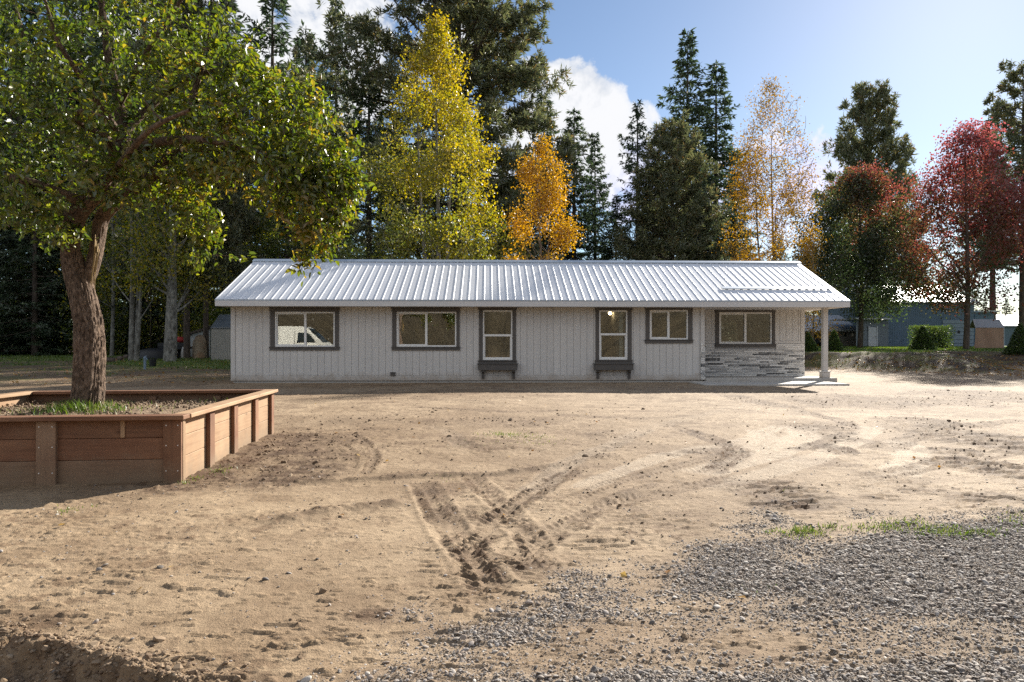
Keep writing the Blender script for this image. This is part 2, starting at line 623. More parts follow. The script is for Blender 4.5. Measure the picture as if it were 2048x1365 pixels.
MAT['apple_bark'] = barkmat('apple_bark', (.045, .032, .025), (.25, .18, .135), 42, .5, .03, (.12, .085, .062))
MAT['birch_bark'] = barkmat('birch_bark', (.08, .06, .045), (.18, .14, .11), 6, .5, .01)
MAT['pale_bark'] = barkmat('pale_bark', (.06, .055, .048), (.27, .26, .235), 6, .5, .01)
MAT['dark_bark'] = barkmat('dark_bark', (.05, .04, .033), (.14, .11, .09), 7, .25, .03)
MAT['apple_leaf'] = leafmat('apple_leaf', [(0, (.020, .042, .010)), (.35, (.050, .078, .013)), (.7, (.108, .138, .017)), (.93, (.18, .185, .025)), (1, (.25, .18, .035))], .52, .065, .7, 1.75, .36)
MAT['aspen_leaf'] = leafmat('aspen_leaf', [(0, (.085, .12, .025)), (.35, (.19, .20, .03)), (.65, (.36, .30, .035)), (1, (.46, .32, .04))], .52, .05, .5, 1.25)
MAT['birch_leaf'] = leafmat('birch_leaf', [(0, (.32, .21, .03)), (.5, (.46, .26, .03)), (1, (.54, .27, .035))], .5, .05, .6, 1.25)
MAT['dull_birch_leaf'] = leafmat('dull_birch_leaf', [(0, (.27, .18, .03)), (.5, (.38, .22, .035)), (1, (.38, .19, .05))], .46, .05, .6, 1.15)
MAT['maple_leaf'] = leafmat('maple_leaf', [(0, (.038, .062, .024)), (.28, (.058, .07, .026)), (.42, (.11, .075, .028)), (.55, (.15, .055, .034)), (.8, (.21, .06, .058)), (1, (.33, .105, .11))], .55, .05, .35, 1.5)
MAT['needle'] = leafmat('needle', [(0, (.030, .052, .030)), (.5, (.052, .082, .044)), (1, (.085, .115, .052))], .35, .06, .8, 1.3, .5)
MAT['pine_needle'] = leafmat('pine_needle', [(0, (.07, .09, .045)), (.5, (.125, .14, .065)), (.9, (.17, .165, .07)), (1, (.22, .15, .06))], .36, .06, .8, 1.3, .45)
MAT['shrub_leaf'] = leafmat('shrub_leaf', [(0, (.03, .055, .016)), (.6, (.07, .11, .026)), (1, (.15, .18, .04))], .5, .05, .7, 1.5)
MAT['under_leaf'] = leafmat('under_leaf', [(0, (.05, .08, .018)), (.5, (.14, .16, .024)), (1, (.36, .27, .03))], .58, .04, .8, 1.8)
MAT['brush_leaf'] = leafmat('brush_leaf', [(0, (.035, .032, .016)), (.5, (.075, .058, .03)), (1, (.13, .10, .045))], .3, .03, .8)
MAT['grass'] = leafmat('grass_blade', [(0, (.06, .10, .015)), (.5, (.10, .17, .025)), (1, (.20, .22, .05))], .45, .04, .7, 1.25)
MAT['dry_stem'] = surf('dry_stem', (.36, .25, .10), (.28, .18, .07), 20)

# ------------------------------------------------------------------ ground
def toe(X):
    return 26.0 + 7.0 * sstep(19.5, 14.5, X) + 7.0 * sstep(20.5, 26, X)


def terrain(X, Y):
    X = np.asarray(X, float); Y = np.asarray(Y, float)
    r = sstep(11.0, 14.0, X) * sstep(-1, 6.5, Y - toe(X))
    z = r * (.74 + .2 * sstep(32, 75, Y))
    z = z + sstep(11, 14, X) * .03 * np.exp(-((Y - toe(X) - 4.6) / 2.2) ** 2)
    z = z + .30 * sstep(20, 46, Y) * sstep(-5, -11, X)
    # brushy bank behind the photographer
    z = z + 5.0 * sstep(-9, -30, Y) + 3 * sstep(-30, -70, Y)
    return z


def tz(X, Y):
    return float(terrain(np.array([X]), np.array([Y]))[0])


def poly_px(pts):
    return np.array([gp(x, y) for x, y in pts])


def dist_poly(X, Y, P):
    """distance, signed side offset and length along a polyline"""
    best = np.full(X.shape, 1e9); side = np.zeros(X.shape); along = np.zeros(X.shape)
    L = 0
    for a, b in zip(P[:-1], P[1:]):
        d = b - a; l = np.hypot(*d); d = d / l
        rx, ry = X - a[0], Y - a[1]
        t = np.clip(rx * d[0] + ry * d[1], 0, l)
        ox, oy = rx - t * d[0], ry - t * d[1]
        q = np.hypot(ox, oy)
        m = q < best
        best[m] = q[m]
        side[m] = (rx * -d[1] + ry * d[0])[m]
        along[m] = (L + t)[m]
        L += l
    return best, side, along, L


# tyre tracks: (points in the photo, width m, depth m, lug m, darkness, pale)
TRACKS = [
    ([(842, 955), (868, 1000), (905, 1060), (950, 1110), (990, 1180)], .26, .022, .022, .75, 0),
    ([(935, 945), (985, 990), (1040, 1045), (1085, 1110)], .22, .018, .02, .55, 0),
    ([(1160, 930), (1080, 975), (1010, 1020), (950, 1080), (915, 1120)], .25, .02, .022, .65, 0),
    ([(1010, 1085), (1060, 1120), (1110, 1150)], .3, .012, .02, .7, 0),
    ([(1480, 955), (1330, 985), (1200, 1015), (1110, 1055), (1040, 1110)], .24, .012, .014, .55, 0),
    ([(1300, 860), (1220, 895), (1130, 930), (1060, 990)], .3, .015, .02, .25, .25),
    ([(1330, 850), (1390, 868), (1440, 888), (1478, 905), (1440, 935), (1405, 950)], .32, .01, .025, .85, 0),
    ([(1560, 808), (1640, 830), (1690, 845), (1697, 862), (1650, 885), (1590, 905)], .34, .01, .02, .8, 0),
    ([(1600, 850), (1612, 872), (1560, 902), (1450, 935), (1380, 950)], .5, .018, .015, -.1, .42),
    ([(1515, 858), (1528, 880), (1480, 915)], .35, .012, .014, 0, .4),
    ([(1660, 892), (1700, 915)], .36, .01, .03, .9, 0),
    ([(1800, 880), (1825, 915), (1790, 960)], .4, .012, .012, 0, .45),
    ([(700, 868), (738, 892), (748, 918), (728, 950)], .16, .014, .03, .55, 0),
    ([(678, 885), (708, 910), (705, 940)], .12, .01, .02, .45, 0),
    ([(852, 852), (900, 868), (925, 900)], .22, .01, .015, .2, .1),
    ([(1285, 1030), (1270, 1060), (1262, 1085)], .12, .008, .01, .3, 0),
    ([(1450, 790), (1600, 812), (1800, 800), (2040, 812)], .7, .012, .02, .55, 0),
    ([(820, 815), (900, 818), (1010, 826), (1130, 822)], .4, .012, .015, .5, 0),
    ([(1240, 808), (1330, 812)], .3, .01, .015, .6, 0),
    ([(800, 850), (950, 842), (1050, 850)], .5, .01, .015, .4, 0),
    ([(1220, 870), (1330, 850), (1560, 790)], .3, .01, .01, .15, .1),
    ([(1150, 980), (1260, 935), (1370, 905), (1480, 885), (1560, 850)], .3, .010, .014, -.1, .36),
    ([(1130, 1000), (1240, 960), (1370, 930), (1500, 900)], .22, .010, .016, .35, 0),
    ([(1430, 985), (1530, 950), (1640, 915), (1730, 870), (1740, 850)], .35, .010, .012, -.1, .34),
    ([(700, 905), (800, 890), (900, 885), (960, 900)], .25, .008, .012, .4, 0),
    ([(1750, 905), (1850, 870), (1960, 850), (2060, 842)], .45, .010, .02, .6, 0),
    ([(1000, 1180), (960, 1120), (930, 1060), (925, 1000)], .2, .010, .016, .5, 0),
    ([(560, 855), (650, 862), (730, 858), (820, 862)], .3, .008, .012, .45, 0),
    ([(1100, 830), (1250, 838), (1400, 832)], .35, .008, .012, .45, 0),
    ([(560, 800), (800, 798), (1000, 806)], .4, .008, .012, .3, 0),
    ([(1700, 960), (1790, 950), (1900, 925), (2060, 905)], .35, .010, .02, .55, 0),
]
# small ridges pushed up by wheels: (points, half width, height, darkness)
BERMS = [
    ([(560, 962), (640, 960), (720, 957), (830, 950), (900, 948), (1000, 945), (1120, 930), (1240, 908)], .06, .035, .8),
    ([(500, 1046), (600, 1030), (690, 1015), (760, 1005), (845, 996)], .09, .045, .6),
    ([(-60, 1262), (60, 1282), (160, 1304), (250, 1325), (340, 1350), (420, 1368)], .05, .035, .6),
    ([(1180, 1012), (1250, 985), (1330, 965)], .05, .02, .6),
    ([(1270, 905), (1400, 915)], .04, .02, .5),
]
# patches of churned dark earth: (px, py, rx, ry, strength)
PATCHES = [(490, 910, 130, 45, .9), (600, 930, 110, 30, .8), (640, 885, 80, 18, .5), (420, 960, 80, 16, .7),
           (1560, 985, 110, 22, .6), (1930, 875, 110, 28, .7), (1985, 940, 90, 22, .75), (1640, 855, 70, 14, .45),
           (740, 1215, 60, 14, .7), (60, 1240, 110, 22, .5), (150, 1350, 260, 45, .7), (1780, 800, 200, 10, .6),
           (1010, 845, 120, 10, .3), (1230, 880, 60, 14, .4), (900, 1250, 90, 16, .4), (470, 1350, 150, 25, .5),
           (1640, 1000, 60, 12, .4), (1950, 790, 140, 10, .6), (700, 840, 110, 12, .3),
           (1850, 845, 90, 10, .7), (1900, 905, 70, 9, .7), (1570, 1010, 90, 12, .8), (1430, 905, 70, 6, .6), (1760, 1000, 60, 8, .5), (1840, 985, 60, 8, .5), (1960, 1000, 80, 10, .6), (1700, 880, 50, 8, .5)]
GRAVEL_EDGE = [(560, 1400), (640, 1312), (760, 1275), (900, 1235), (1000, 1195), (1120, 1165), (1300, 1140), (1420, 1105),
               (1500, 1075), (1590, 1058), (1700, 1050), (1850, 1052), (2048, 1050), (2500, 1040)]
GE = poly_px(GRAVEL_EDGE)
BARE = [(1530, 1275, 120, 26, 1.0), (1200, 1240, 150, 22, .6), (1700, 1215, 120, 18, .5), (1400, 1330, 120, 18, .3), (1040, 1290, 120, 20, .5),
        (1330, 1180, 90, 10, .35)]


def patch_field(X, Y, lst):
    o = np.zeros(X.shape)
    w = (fbm(X * 1.7, Y * 1.7, 4, 77) - .5) * 1.6
    for px, py, rx, ry, s in lst:
        c = np.array(gp(px, py)); e1 = np.array(gp(px + rx, py)); e2 = np.array(gp(px, py - ry))
        sx = max(np.hypot(*(e1 - c)), .08); sy = max(np.hypot(*(e2 - c)), .08)
        q = ((X - c[0]) / sx) ** 2 + ((Y - c[1]) / sy) ** 2
        o = np.maximum(o, s * sstep(1.5, .25, q + w))
    return o


def gravel_amount(X, Y):
    """0..1 how much loose stone lies here"""
    ey = np.interp(X, GE[:, 0], GE[:, 1])
    d = ey - Y                                    # positive towards the camera
    a = sstep(-.45, .75, d + (fbm(X * 2.2, Y * 2.2, 4, 5) - .5) * 1.5)
    a = a * np.where(X > gp(560, 1400)[0], 1, 0)
    strip = .22 + .85 * sstep(.34, .62, fbm(X * .9 + 3, Y * 2.6, 4, 9)) + .35 * sstep(1.2, 3.2, X)
    left = sstep(-1.4, .9, X + (4.6 - Y) * .35)    # thins out towards the left
    a = a * strip * (.35 + .65 * left)
    return np.clip(a, 0, 1) * (1 - patch_field(X, Y, BARE) * .85)


def build_ground():
    a = 1.5
    rows = np.concatenate([
        -np.geomspace(400, 3.0, 46), np.linspace(-2.6, 1.8, 16),
        (np.linspace(1.95 ** -.75, 31.5 ** -.75, 640)) ** (-1 / .75),
        np.linspace(31.6, 44, 110), np.geomspace(44.4, 90, 40), np.geomspace(95, 700, 16)])
    uc = np.linspace(-.80, .86, 720)
    g = np.geomspace(.03, 3.0, 24)
    u = np.concatenate([-.80 - g[::-1], uc, .86 + g])
    Yg, Ug = np.meshgrid(rows, u, indexing='ij')
    Xg = Ug * np.sqrt(Yg ** 2 + a * a)
    X, Y = Xg.ravel(), Yg.ravel()
    z = terrain(X, Y)
    near = sstep(40, 24, Y) * sstep(-6, 1, Y)
    yard = np.ones(X.shape)                              # bare dirt
    # lawn to the right beyond the mound, and rough grass at the left
    nz = fbm(X * .35, Y * .35, 4, 3)
    lawn = sstep(11.5, 13, X) * sstep(4.2, 6.0, Y - toe(X) + (nz - .5) * 3)
    mound = sstep(11.5, 13.5, X) * sstep(-.3, .8, Y - toe(X)) * (1 - lawn)
    lgrass = sstep(25, 31, Y + (nz - .5) * 14 + np.clip(X + 12, -20, 6) * .7) * sstep(-7, -11, X)
    rough = sstep(19, 25, Y + (nz - .5) * 10) * sstep(-6.5, -9.5, X) * .55
    far = sstep(62, 75, Y)
    back = sstep(-8, -13, Y)
    # ---- relief
    h = (fbm(X * .22, Y * .22, 3, 21) - .5) * .09 * near
    h += (fbm(X * 1.1, Y * 1.1, 4, 22) - .5) * .018 * near
    n3 = fbm(X * 5.5, Y * 5.5, 4, 23)
    h += (n3 - .5) * .007 * near
    lump = fbm(X * 13, Y * 13, 3, 24)
    churn = patch_field(X, Y, PATCHES)
    dark = churn * 1.0
    pale = np.zeros(X.shape)
    churn_all = np.clip(churn * .8 + .07 * sstep(.5, .75, fbm(X * .8, Y * .8, 3, 31)), 0, 1)
    tm = np.zeros(X.shape)
    sel = (Y > 1.5) & (Y < 32) & (np.abs(Ug.ravel()) < 1.1)
    idx = np.nonzero(sel)[0]
    xs, ys = X[idx], Y[idx]
    wob = (fbm(xs * 2.5, ys * 2.5, 3, 41) - .5)
    dh = np.zeros(len(idx)); dd = np.zeros(len(idx)); dp = np.zeros(len(idx)); dc = np.zeros(len(idx))
    for pts, w, dep, lug, dk, pl in TRACKS:
        P = smooth_path(poly_px(pts), 5)
        mnx, mxx, mny, mxy = P[:, 0].min() - 1, P[:, 0].max() + 1, P[:, 1].min() - 1, P[:, 1].max() + 1
        k = np.nonzero((xs > mnx) & (xs < mxx) & (ys > mny) & (ys < mxy))[0]
        q, sd_, s, L = dist_poly(xs[k], ys[k], P)
        e = sstep(w * .5, w * .36, q + wob[k] * w * .35) * sstep(0, .25, s) * sstep(L, L - .25, s)
        brk = sstep(.3, .55, fbm(xs[k] * 3.1, ys[k] * 3.1, 3, 43) + .12)
        chev = ((s + np.abs(sd_) * .8) / .075) % 1.0
        tread = sstep(.5, .62, chev) * sstep(1.0, .9, chev) * sstep(.02, .04, np.abs(sd_))
        dh[k] += e * (-dep * .4 + tread * lug * .6 * brk)
        lip = np.exp(-((q - w * .56) / (w * .09)) ** 2)
        dh[k] += lip * dep * .3 * sstep(0, .3, s) * sstep(L, L - .3, s)
        dd[k] = np.maximum(dd[k], e * dk * 1.15 * (.45 + .55 * brk) * (.6 + .4 * tread))
        dp[k] = np.maximum(dp[k], e * min(1, pl * 1.5) * (.55 + .45 * tread))
        dc[k] = np.maximum(dc[k], e * max(dk, 0) * brk)
    for pts, w, hh, dk in BERMS:
        P = smooth_path(poly_px(pts), 5)
        q, sd_, s, L = dist_poly(xs, ys, P)
        e = np.exp(-((q + wob * w * 1.2) / w) ** 2) * sstep(0, .3, s) * sstep(L, L - .3, s)
        brk = .45 + .75 * fbm(xs * 6, ys * 6, 3, 47)
        dh += e * hh * brk
        dd = np.maximum(dd, e * dk * brk)
        dc = np.maximum(dc, e)
    h[idx] += dh
    dark[idx] = np.maximum(dark[idx], dd)
    pale[idx] = np.maximum(pale[idx], dp)
    churn_all[idx] = np.maximum(churn_all[idx], dc * .45)
    h += churn_all * (1 - .7 * sstep(1.2, 2.5, X)) * (np.maximum(lump - .48, 0) * .055 + (fbm(X * 26, Y * 26, 2, 25) - .5) * .012) * near
    # scattered dents and scrapes over the smooth dirt
    area = sstep(.38, .66, fbm(X * .9 + 5, Y * .9, 3, 30))
    dent = fbm(X * 15 + 40, Y * 12, 3, 26)
    h -= np.maximum(dent - .62, 0) * .022 * near * (.25 + .9 * area) * (1 - churn_all)
    scr = fbm(X * 6.0 + 9, Y * 26, 3, 27)
    h += np.maximum(scr - .62, 0) * .03 * near * (.2 + area)
    led = fbm(X * 6.5 + 13, Y * 19 + X * .8, 4, 36, .6)
    h += (sstep(.655, .69, led) * (.005 + .009 * fbm(X * 2, Y * 2, 2, 37))) * near * (1 - np.clip(pale * 2, 0, 1)) * (1 - gravel_amount(X, Y) * sstep(1, 2, Y)) * (.15 + .85 * sstep(.30, .60, fbm(X * 1.3 + 2, Y * 1.3, 3, 38)))
    led2 = fbm(X * 15 + 3, Y * 38, 3, 39)
    h += sstep(.72, .76, led2) * .006 * near * (1 - np.clip(pale * 2, 0, 1))
    dash = fbm(X * 5.5 + 3, Y * 18, 4, 35, .55)
    rp = churn * sstep(1.2, 2.5, X)
    h += sstep(.50, .60, dash) * .030 * near * rp
    spot = fbm(X * 34, Y * 34, 2, 34)
    h += np.maximum(spot - .68, 0) * .03 * near * (.3 + area)
    gv = gravel_amount(X, Y) * sstep(1.0, 2.0, Y)
    h += gv * (fbm(X * 24, Y * 24, 2, 28) - .5) * .02
    # lower, rutted ground inside the bottom left corner
    bl = poly_px(BERMS[2][0])
    by = np.interp(X, bl[:, 0], bl[:, 1])
    low = sstep(-.02, .07, by - Y + (fbm(X * 7, Y * 7, 5, 29, .6) - .5) * .24) * sstep(bl[-1, 0] + .3, bl[-1, 0] - .3, X) * sstep(.5, 1.5, Y)
    h -= low * .085
    churn2 = low * ((np.maximum(lump - .40, 0) * .15) + np.maximum(fbm(X * 30, Y * 30, 2, 33) - .5, 0) * .05)
    h += churn2
    dark = np.maximum(dark, low * .5)  # low ground darkened in colour to deepen the rut's shadow band
    h *= 1 - .8 * sstep(19.4, 20.3, Y) * sstep(-8.6, -8, X) * sstep(11.4, 10.8, X)
    z = z + h + mound * (fbm(X * .7, Y * .7, 4, 51) - .5) * .3 + back * (fbm(X * .5, Y * .5, 4, 52) - .5) * 1.2
    # ---- colour
    base = np.array([.222, .153, .092]); tan = np.array([.312, .230, .148]); brown = np.array([.088, .054, .032])
    palec = np.array([.53, .455, .36]); grey = np.array([.22, .195, .17])
    t = fbm(X * .45, Y * .45, 5, 61)[:, None]; t2 = fbm(X * 3.0, Y * 3.0, 4, 62)[:, None]
    c = base + (tan - base) * sstep(.3, .7, t * .6 + t2 * .4)
    c = c * (.9 + .2 * t2)
    right = sstep(-2, 6, X)[:, None] * .14
    c = c * (1 - right) + (palec * .92) * right
    sp = (sstep(.50, .66, fbm(X * 2.1 + Y * .3, Y * 2.6, 6, 63, .66)) * (.4 + .6 * sstep(.35, .65, fbm(X * .5, Y * .5, 3, 67))))[:, None] * .62
    sp = np.maximum(sp, (sstep(.62, .70, fbm(X * 11, Y * 13, 3, 68)) * (.3 + .7 * area))[:, None] * .6)        # dark specks painted in place of small crumb shadows
    c = c * (1 - sp) + brown * 1.4 * sp
    c = c * (1 - pale[:, None] * .8) + palec * pale[:, None] * .8
    dk = (np.clip(dark, 0, 1) * (.6 + .7 * sstep(.35, .65, fbm(X * 8, Y * 8, 4, 64))))[:, None]
    dk = np.clip(dk, 0, 1)
    c = c * (1 - dk) + brown * (.8 + .6 * t2) * dk
    gcol = grey * (.7 + .6 * t2)
    g_ = (gv * .7)[:, None]
    c = c * (1 - g_) + gcol * g_
    lg = np.array([.055, .085, .022]); lg2 = np.array([.13, .15, .04]); duff = np.array([.085, .06, .04])
    gc = lg + (lg2 - lg) * sstep(.3, .7, t2)
    lw = lawn[:, None]
    c = c * (1 - lw) + gc * lw
    mw = mound[:, None]
    mg = sstep(.52, .68, fbm(X * 1.6, Y * 1.6, 4, 65) + .26 * sstep(20, 15, X))[:, None]
    mc = np.array([.072, .052, .036]) * (.45 + 1.1 * fbm(X * 2.2, Y * 2.2, 5, 69)[:, None]) * (1 - mg * .6) + np.array([.13, .12, .035]) * mg * .6
    c = c * (1 - mw) + mc * mw
    gl = np.clip(lgrass + rough * sstep(.45, .6, fbm(X * .9, Y * .9, 4, 66)), 0, 1)[:, None]
    c = c * (1 - gl) + gc * .9 * gl
    fw = (far * sstep(12, 9, X))[:, None]
    c = c * (1 - fw) + duff * fw
    lit = (sstep(21, 27, Y + (nz - .5) * 9 + np.clip(X + 10, -14, 4) * .3) * sstep(-6.8, -9, X) * (1 - gl[:, 0]))[:, None]
    c = c * (1 - .7 * lit) + np.array([.085, .062, .045]) * (.7 + .6 * t2) * .7 * lit  # leaf litter, darkened in colour to carry the shade of the trees
    bw = back[:, None]
    bc = np.array([.065, .05, .03]) * (.6 + .8 * t2)
    c = c * (1 - bw) + bc * bw
    V = np.stack([X, Y, z], 1)
    nr, nc = len(rows), len(u)
    i = np.arange(nr - 1)[:, None] * nc + np.arange(nc - 1)[None, :]
    Fa = np.stack([i, i + 1, i + nc + 1, i + nc], -1).reshape(-1, 4)
    m, nt, out = newmat('dirt_ground')
    at_ = nt.nodes.new('ShaderNodeAttribute'); at_.attribute_name = 'soil'
    geo = nt.nodes.new('ShaderNodeNewGeometry')
    n1 = N(nt, 'ShaderNodeTexNoise', Scale=22.0, Detail=10, Roughness=.66); nt.links.new(geo.outputs['Position'], n1.inputs['Vector'])
    n2 = N(nt, 'ShaderNodeTexNoise', Scale=130.0, Detail=5, Roughness=.6); nt.links.new(geo.outputs['Position'], n2.inputs['Vector'])
    v = mathn(nt, 'ADD', mathn(nt, 'MULTIPLY', n1.outputs[0], .7), mathn(nt, 'MULTIPLY', n2.outputs[0], .5))
    gcl = ramp(nt, v, [(.38, (.62, .59, .55)), (.6, (1, 1, 1)), (.8, (1.25, 1.24, 1.22))])
    cc = mixc(nt, 1.0, at_.outputs['Color'], gcl, 'MULTIPLY')
    b = nt.nodes.new('ShaderNodeBsdfPrincipled')
    nt.links.new(cc, b.inputs['Base Color'])
    b.inputs['Roughness'].default_value = .88
    b.inputs['Specular IOR Level'].default_value = .22
    bp = N(nt, 'ShaderNodeBump', Strength=1.0, Distance=.012)
    nt.links.new(v, bp.inputs['Height']); nt.links.new(bp.outputs[0], b.inputs['Normal'])
    nt.links.new(b.outputs[0], out.inputs[0])
    me = new_mesh('ground', V, Fa, m, True, {'soil': np.concatenate([c, np.ones((len(c), 1))], 1)})
    o = link('ground', me, kind='structure')
    # height lookup for things laid on the ground
    ri = rows

    def lookup(arr):
        zz = arr.reshape(nr, nc)

        def f(px, py):
            px = np.asarray(px, float); py = np.asarray(py, float)
            r = np.clip(np.searchsorted(ri, py) - 1, 0, nr - 2)
            fr = np.clip((py - ri[r]) / (ri[r + 1] - ri[r]), 0, 1)
            uu = px / np.sqrt(py ** 2 + a * a)
            cI = np.clip(np.searchsorted(u, uu) - 1, 0, nc - 2)
            fc = np.clip((uu - u[cI]) / (u[cI + 1] - u[cI]), 0, 1)
            return (zz[r, cI] * (1 - fr) * (1 - fc) + zz[r + 1, cI] * fr * (1 - fc) + zz[r, cI + 1] * (1 - fr) * fc + zz[r + 1, cI + 1] * fr * fc)
        return f
    return lookup(z), lookup(np.clip(dark + .35 * churn_all, 0, 1)), lookup(lawn), lookup(mound)


gz, gdark, glawn, gmound = build_ground()


def scatter(name, P, S, R, T, material, kind='stuff', sub=2, rugged=.35):
    """many small lumps on given points: real geometry through geometry nodes"""
    me = bpy.data.meshes.new(name)
    me.vertices.add(len(P)); me.vertices.foreach_set('co', np.asarray(P, np.float32).ravel())
    for k, a, ty, key in (('scl', S, 'FLOAT_VECTOR', 'vector'), ('rot', R, 'FLOAT_VECTOR', 'vector'), ('tint', T, 'FLOAT', 'value')):
        q = me.attributes.new(k, ty, 'POINT'); q.data.foreach_set(key, np.asarray(a, np.float32).ravel())
    me.materials.append(material)
    me.update()
    o = link(name, me, kind=kind)
    ng = bpy.data.node_groups.new(name, 'GeometryNodeTree')
    ng.interface.new_socket('Geometry', in_out='INPUT', socket_type='NodeSocketGeometry')
    ng.interface.new_socket('Geometry', in_out='OUTPUT', socket_type='NodeSocketGeometry')
    nd, lk = ng.nodes, ng.links
    gi, go = nd.new('NodeGroupInput'), nd.new('NodeGroupOutput')
    g2i = nd.new('GeometryNodeGeometryToInstance')
    for k in range(4):
        ico = nd.new('GeometryNodeMeshIcoSphere'); ico.inputs['Radius'].default_value = 1; ico.inputs['Subdivisions'].default_value = sub
        pos = nd.new('GeometryNodeInputPosition')
        ns = nd.new('ShaderNodeTexNoise'); ns.noise_dimensions = '4D'
        ns.inputs['W'].default_value = k * 7.3 + 1; ns.inputs['Scale'].default_value = 1.1; ns.inputs['Detail'].default_value = 2
        lk.new(pos.outputs[0], ns.inputs['Vector'])
        sb = nd.new('ShaderNodeVectorMath'); sb.operation = 'SUBTRACT'; sb.inputs[1].default_value = (.5, .5, .5)
        lk.new(ns.outputs['Color'], sb.inputs[0])
        sc_ = nd.new('ShaderNodeVectorMath'); sc_.operation = 'SCALE'; sc_.inputs['Scale'].default_value = rugged * 3
        lk.new(sb.outputs[0], sc_.inputs[0])
        sp = nd.new('GeometryNodeSetPosition'); lk.new(ico.outputs[0], sp.inputs[0]); lk.new(sc_.outputs[0], sp.inputs['Offset'])
        sm = nd.new('GeometryNodeSetMaterial'); sm.inputs['Material'].default_value = material
        lk.new(sp.outputs[0], sm.inputs[0])
        if sub > 1:
            ss = nd.new('GeometryNodeSetShadeSmooth'); lk.new(sm.outputs[0], ss.inputs[0]); lk.new(ss.outputs[0], g2i.inputs[0])
        else:
            lk.new(sm.outputs[0], g2i.inputs[0])
    iop = nd.new('GeometryNodeInstanceOnPoints')
    lk.new(gi.outputs[0], iop.inputs['Points']); lk.new(g2i.outputs[0], iop.inputs['Instance'])
    iop.inputs['Pick Instance'].default_value = True
    rv = nd.new('FunctionNodeRandomValue'); rv.data_type = 'INT'; rv.inputs[4].default_value = 0; rv.inputs[5].default_value = 3
    lk.new(rv.outputs[2], iop.inputs['Instance Index'])
    for nm, ty, sock in (('scl', 'FLOAT_VECTOR', 'Scale'), ('rot', 'FLOAT_VECTOR', 'Rotation')):
        na = nd.new('GeometryNodeInputNamedAttribute'); na.data_type = ty; na.inputs[0].default_value = nm
        lk.new(na.outputs[0], iop.inputs[sock])
    lk.new(iop.outputs[0], go.inputs[0])
    md = o.modifiers.new('scatter', 'NODES'); md.node_group = ng
    return o


def blades(name, P, hgt, wid, material, parent=None, lean=.5, hue=None, **props):
    """grass blades: two bent segments each"""
    n = len(P); P = np.asarray(P, float)
    a = RNG.uniform(0, 2 * np.pi, n); hgt = np.broadcast_to(hgt, n); wid = np.broadcast_to(wid, n)
    sx, sy = np.cos(a) * wid, np.sin(a) * wid
    ln = RNG.uniform(.1, 1, n) * lean * hgt
    lx, ly = -np.sin(a) * ln, np.cos(a) * ln
    V = np.zeros((n, 5, 3))
    V[:, 0] = P - np.stack([sx, sy, 0 * sx], 1); V[:, 1] = P + np.stack([sx, sy, 0 * sx], 1)
    mid = P + np.stack([lx * .35, ly * .35, hgt * .6], 1)
    V[:, 2] = mid + np.stack([sx, sy, 0 * sx], 1) * .75; V[:, 3] = mid - np.stack([sx, sy, 0 * sx], 1) * .75
    V[:, 4] = P + np.stack([lx, ly, hgt * (1 - .15 * RNG.random(n))], 1)
    b = np.arange(n)[:, None] * 5
    me = new_mesh(name, V, [b + np.array([[0, 1, 2, 3]]), b + np.array([[3, 2, 4]])], material, True,
                  {'hue': np.repeat(hue if hue is not None else RNG.uniform(.2, .8, n), 5)})
    return link(name, me, parent, **props)

# ------------------------------------------------------------------ the house
YW = 20.70                       # front wall face
YR = 21.85                       # wall at the back of the porch
YE = 20.12                       # eave
YRIDGE, YB, YEB = 23.50, 26.30, 26.88
X0, X1 = onY(463, YW), onY(1408, YW)
X2 = onY(1608, YR)
XE0, XE1 = onY(430, YE), onY(1700, YE)
ZE, ZR = zat(1065, 600, YE), zat(1050, 523.5, YRIDGE)
ZS = ZE - .20                    # soffit
ZB = .07                         # underside of the siding
house = thing('house', 'long low pale grey house with a ribbed metal roof and a stone clad porch corner', 'house', ((X0 + X1) / 2, YW, 0))
HOFF = Vector(house.location)


def hadd(name, mb, mats, parent=None, smooth=False, **props):
    """mesh in world coordinates -> child of the house (or of one of its parts)"""
    mb.V = [v - np.array(HOFF) for v in mb.V]
    return mb.obj(name, mats, parent or house, smooth, **props)


def wall_mb(x0, x1, z0, z1, y0, y1, holes):
    """wall slab with window openings, made of butted cells"""
    xs = sorted({x0, x1, *[h[0] for h in holes], *[h[1] for h in holes]})
    zs = sorted({z0, z1, *[h[2] for h in holes], *[h[3] for h in holes]})
    V, Fs, ids = [], [], {}

    def vid(x, y, z):
        k = (round(x, 5), round(y, 5), round(z, 5))
        if k not in ids:
            ids[k] = len(V); V.append(k)
        return ids[k]

    solid = {}
    for i in range(len(xs) - 1):
        for j in range(len(zs) - 1):
            cx, cz = (xs[i] + xs[i + 1]) / 2, (zs[j] + zs[j + 1]) / 2
            solid[i, j] = not any(h[0] < cx < h[1] and h[2] < cz < h[3] for h in holes)
    for (i, j), s in solid.items():
        if not s:
            continue
        a, b, c, d = xs[i], xs[i + 1], zs[j], zs[j + 1]
        for y in (y0, y1):
            Fs.append((vid(a, y, c), vid(b, y, c), vid(b, y, d), vid(a, y, d)))
        for (di, dj), (p, q) in (((-1, 0), ((a, c), (a, d))), ((1, 0), ((b, c), (b, d))), ((0, -1), ((a, c), (b, c))), ((0, 1), ((a, d), (b, d)))):
            if not solid.get((i + di, j + dj), False):
                Fs.append((vid(p[0], y0, p[1]), vid(q[0], y0, q[1]), vid(q[0], y1, q[1]), vid(p[0], y1, p[1])))
    return MB().add(V, Fs)


def rect(px0, px1, py0, py1, Y):
    return (onY(px0, Y), onY(px1, Y), zat((px0 + px1) / 2, py1, Y), zat((px0 + px1) / 2, py0, Y))


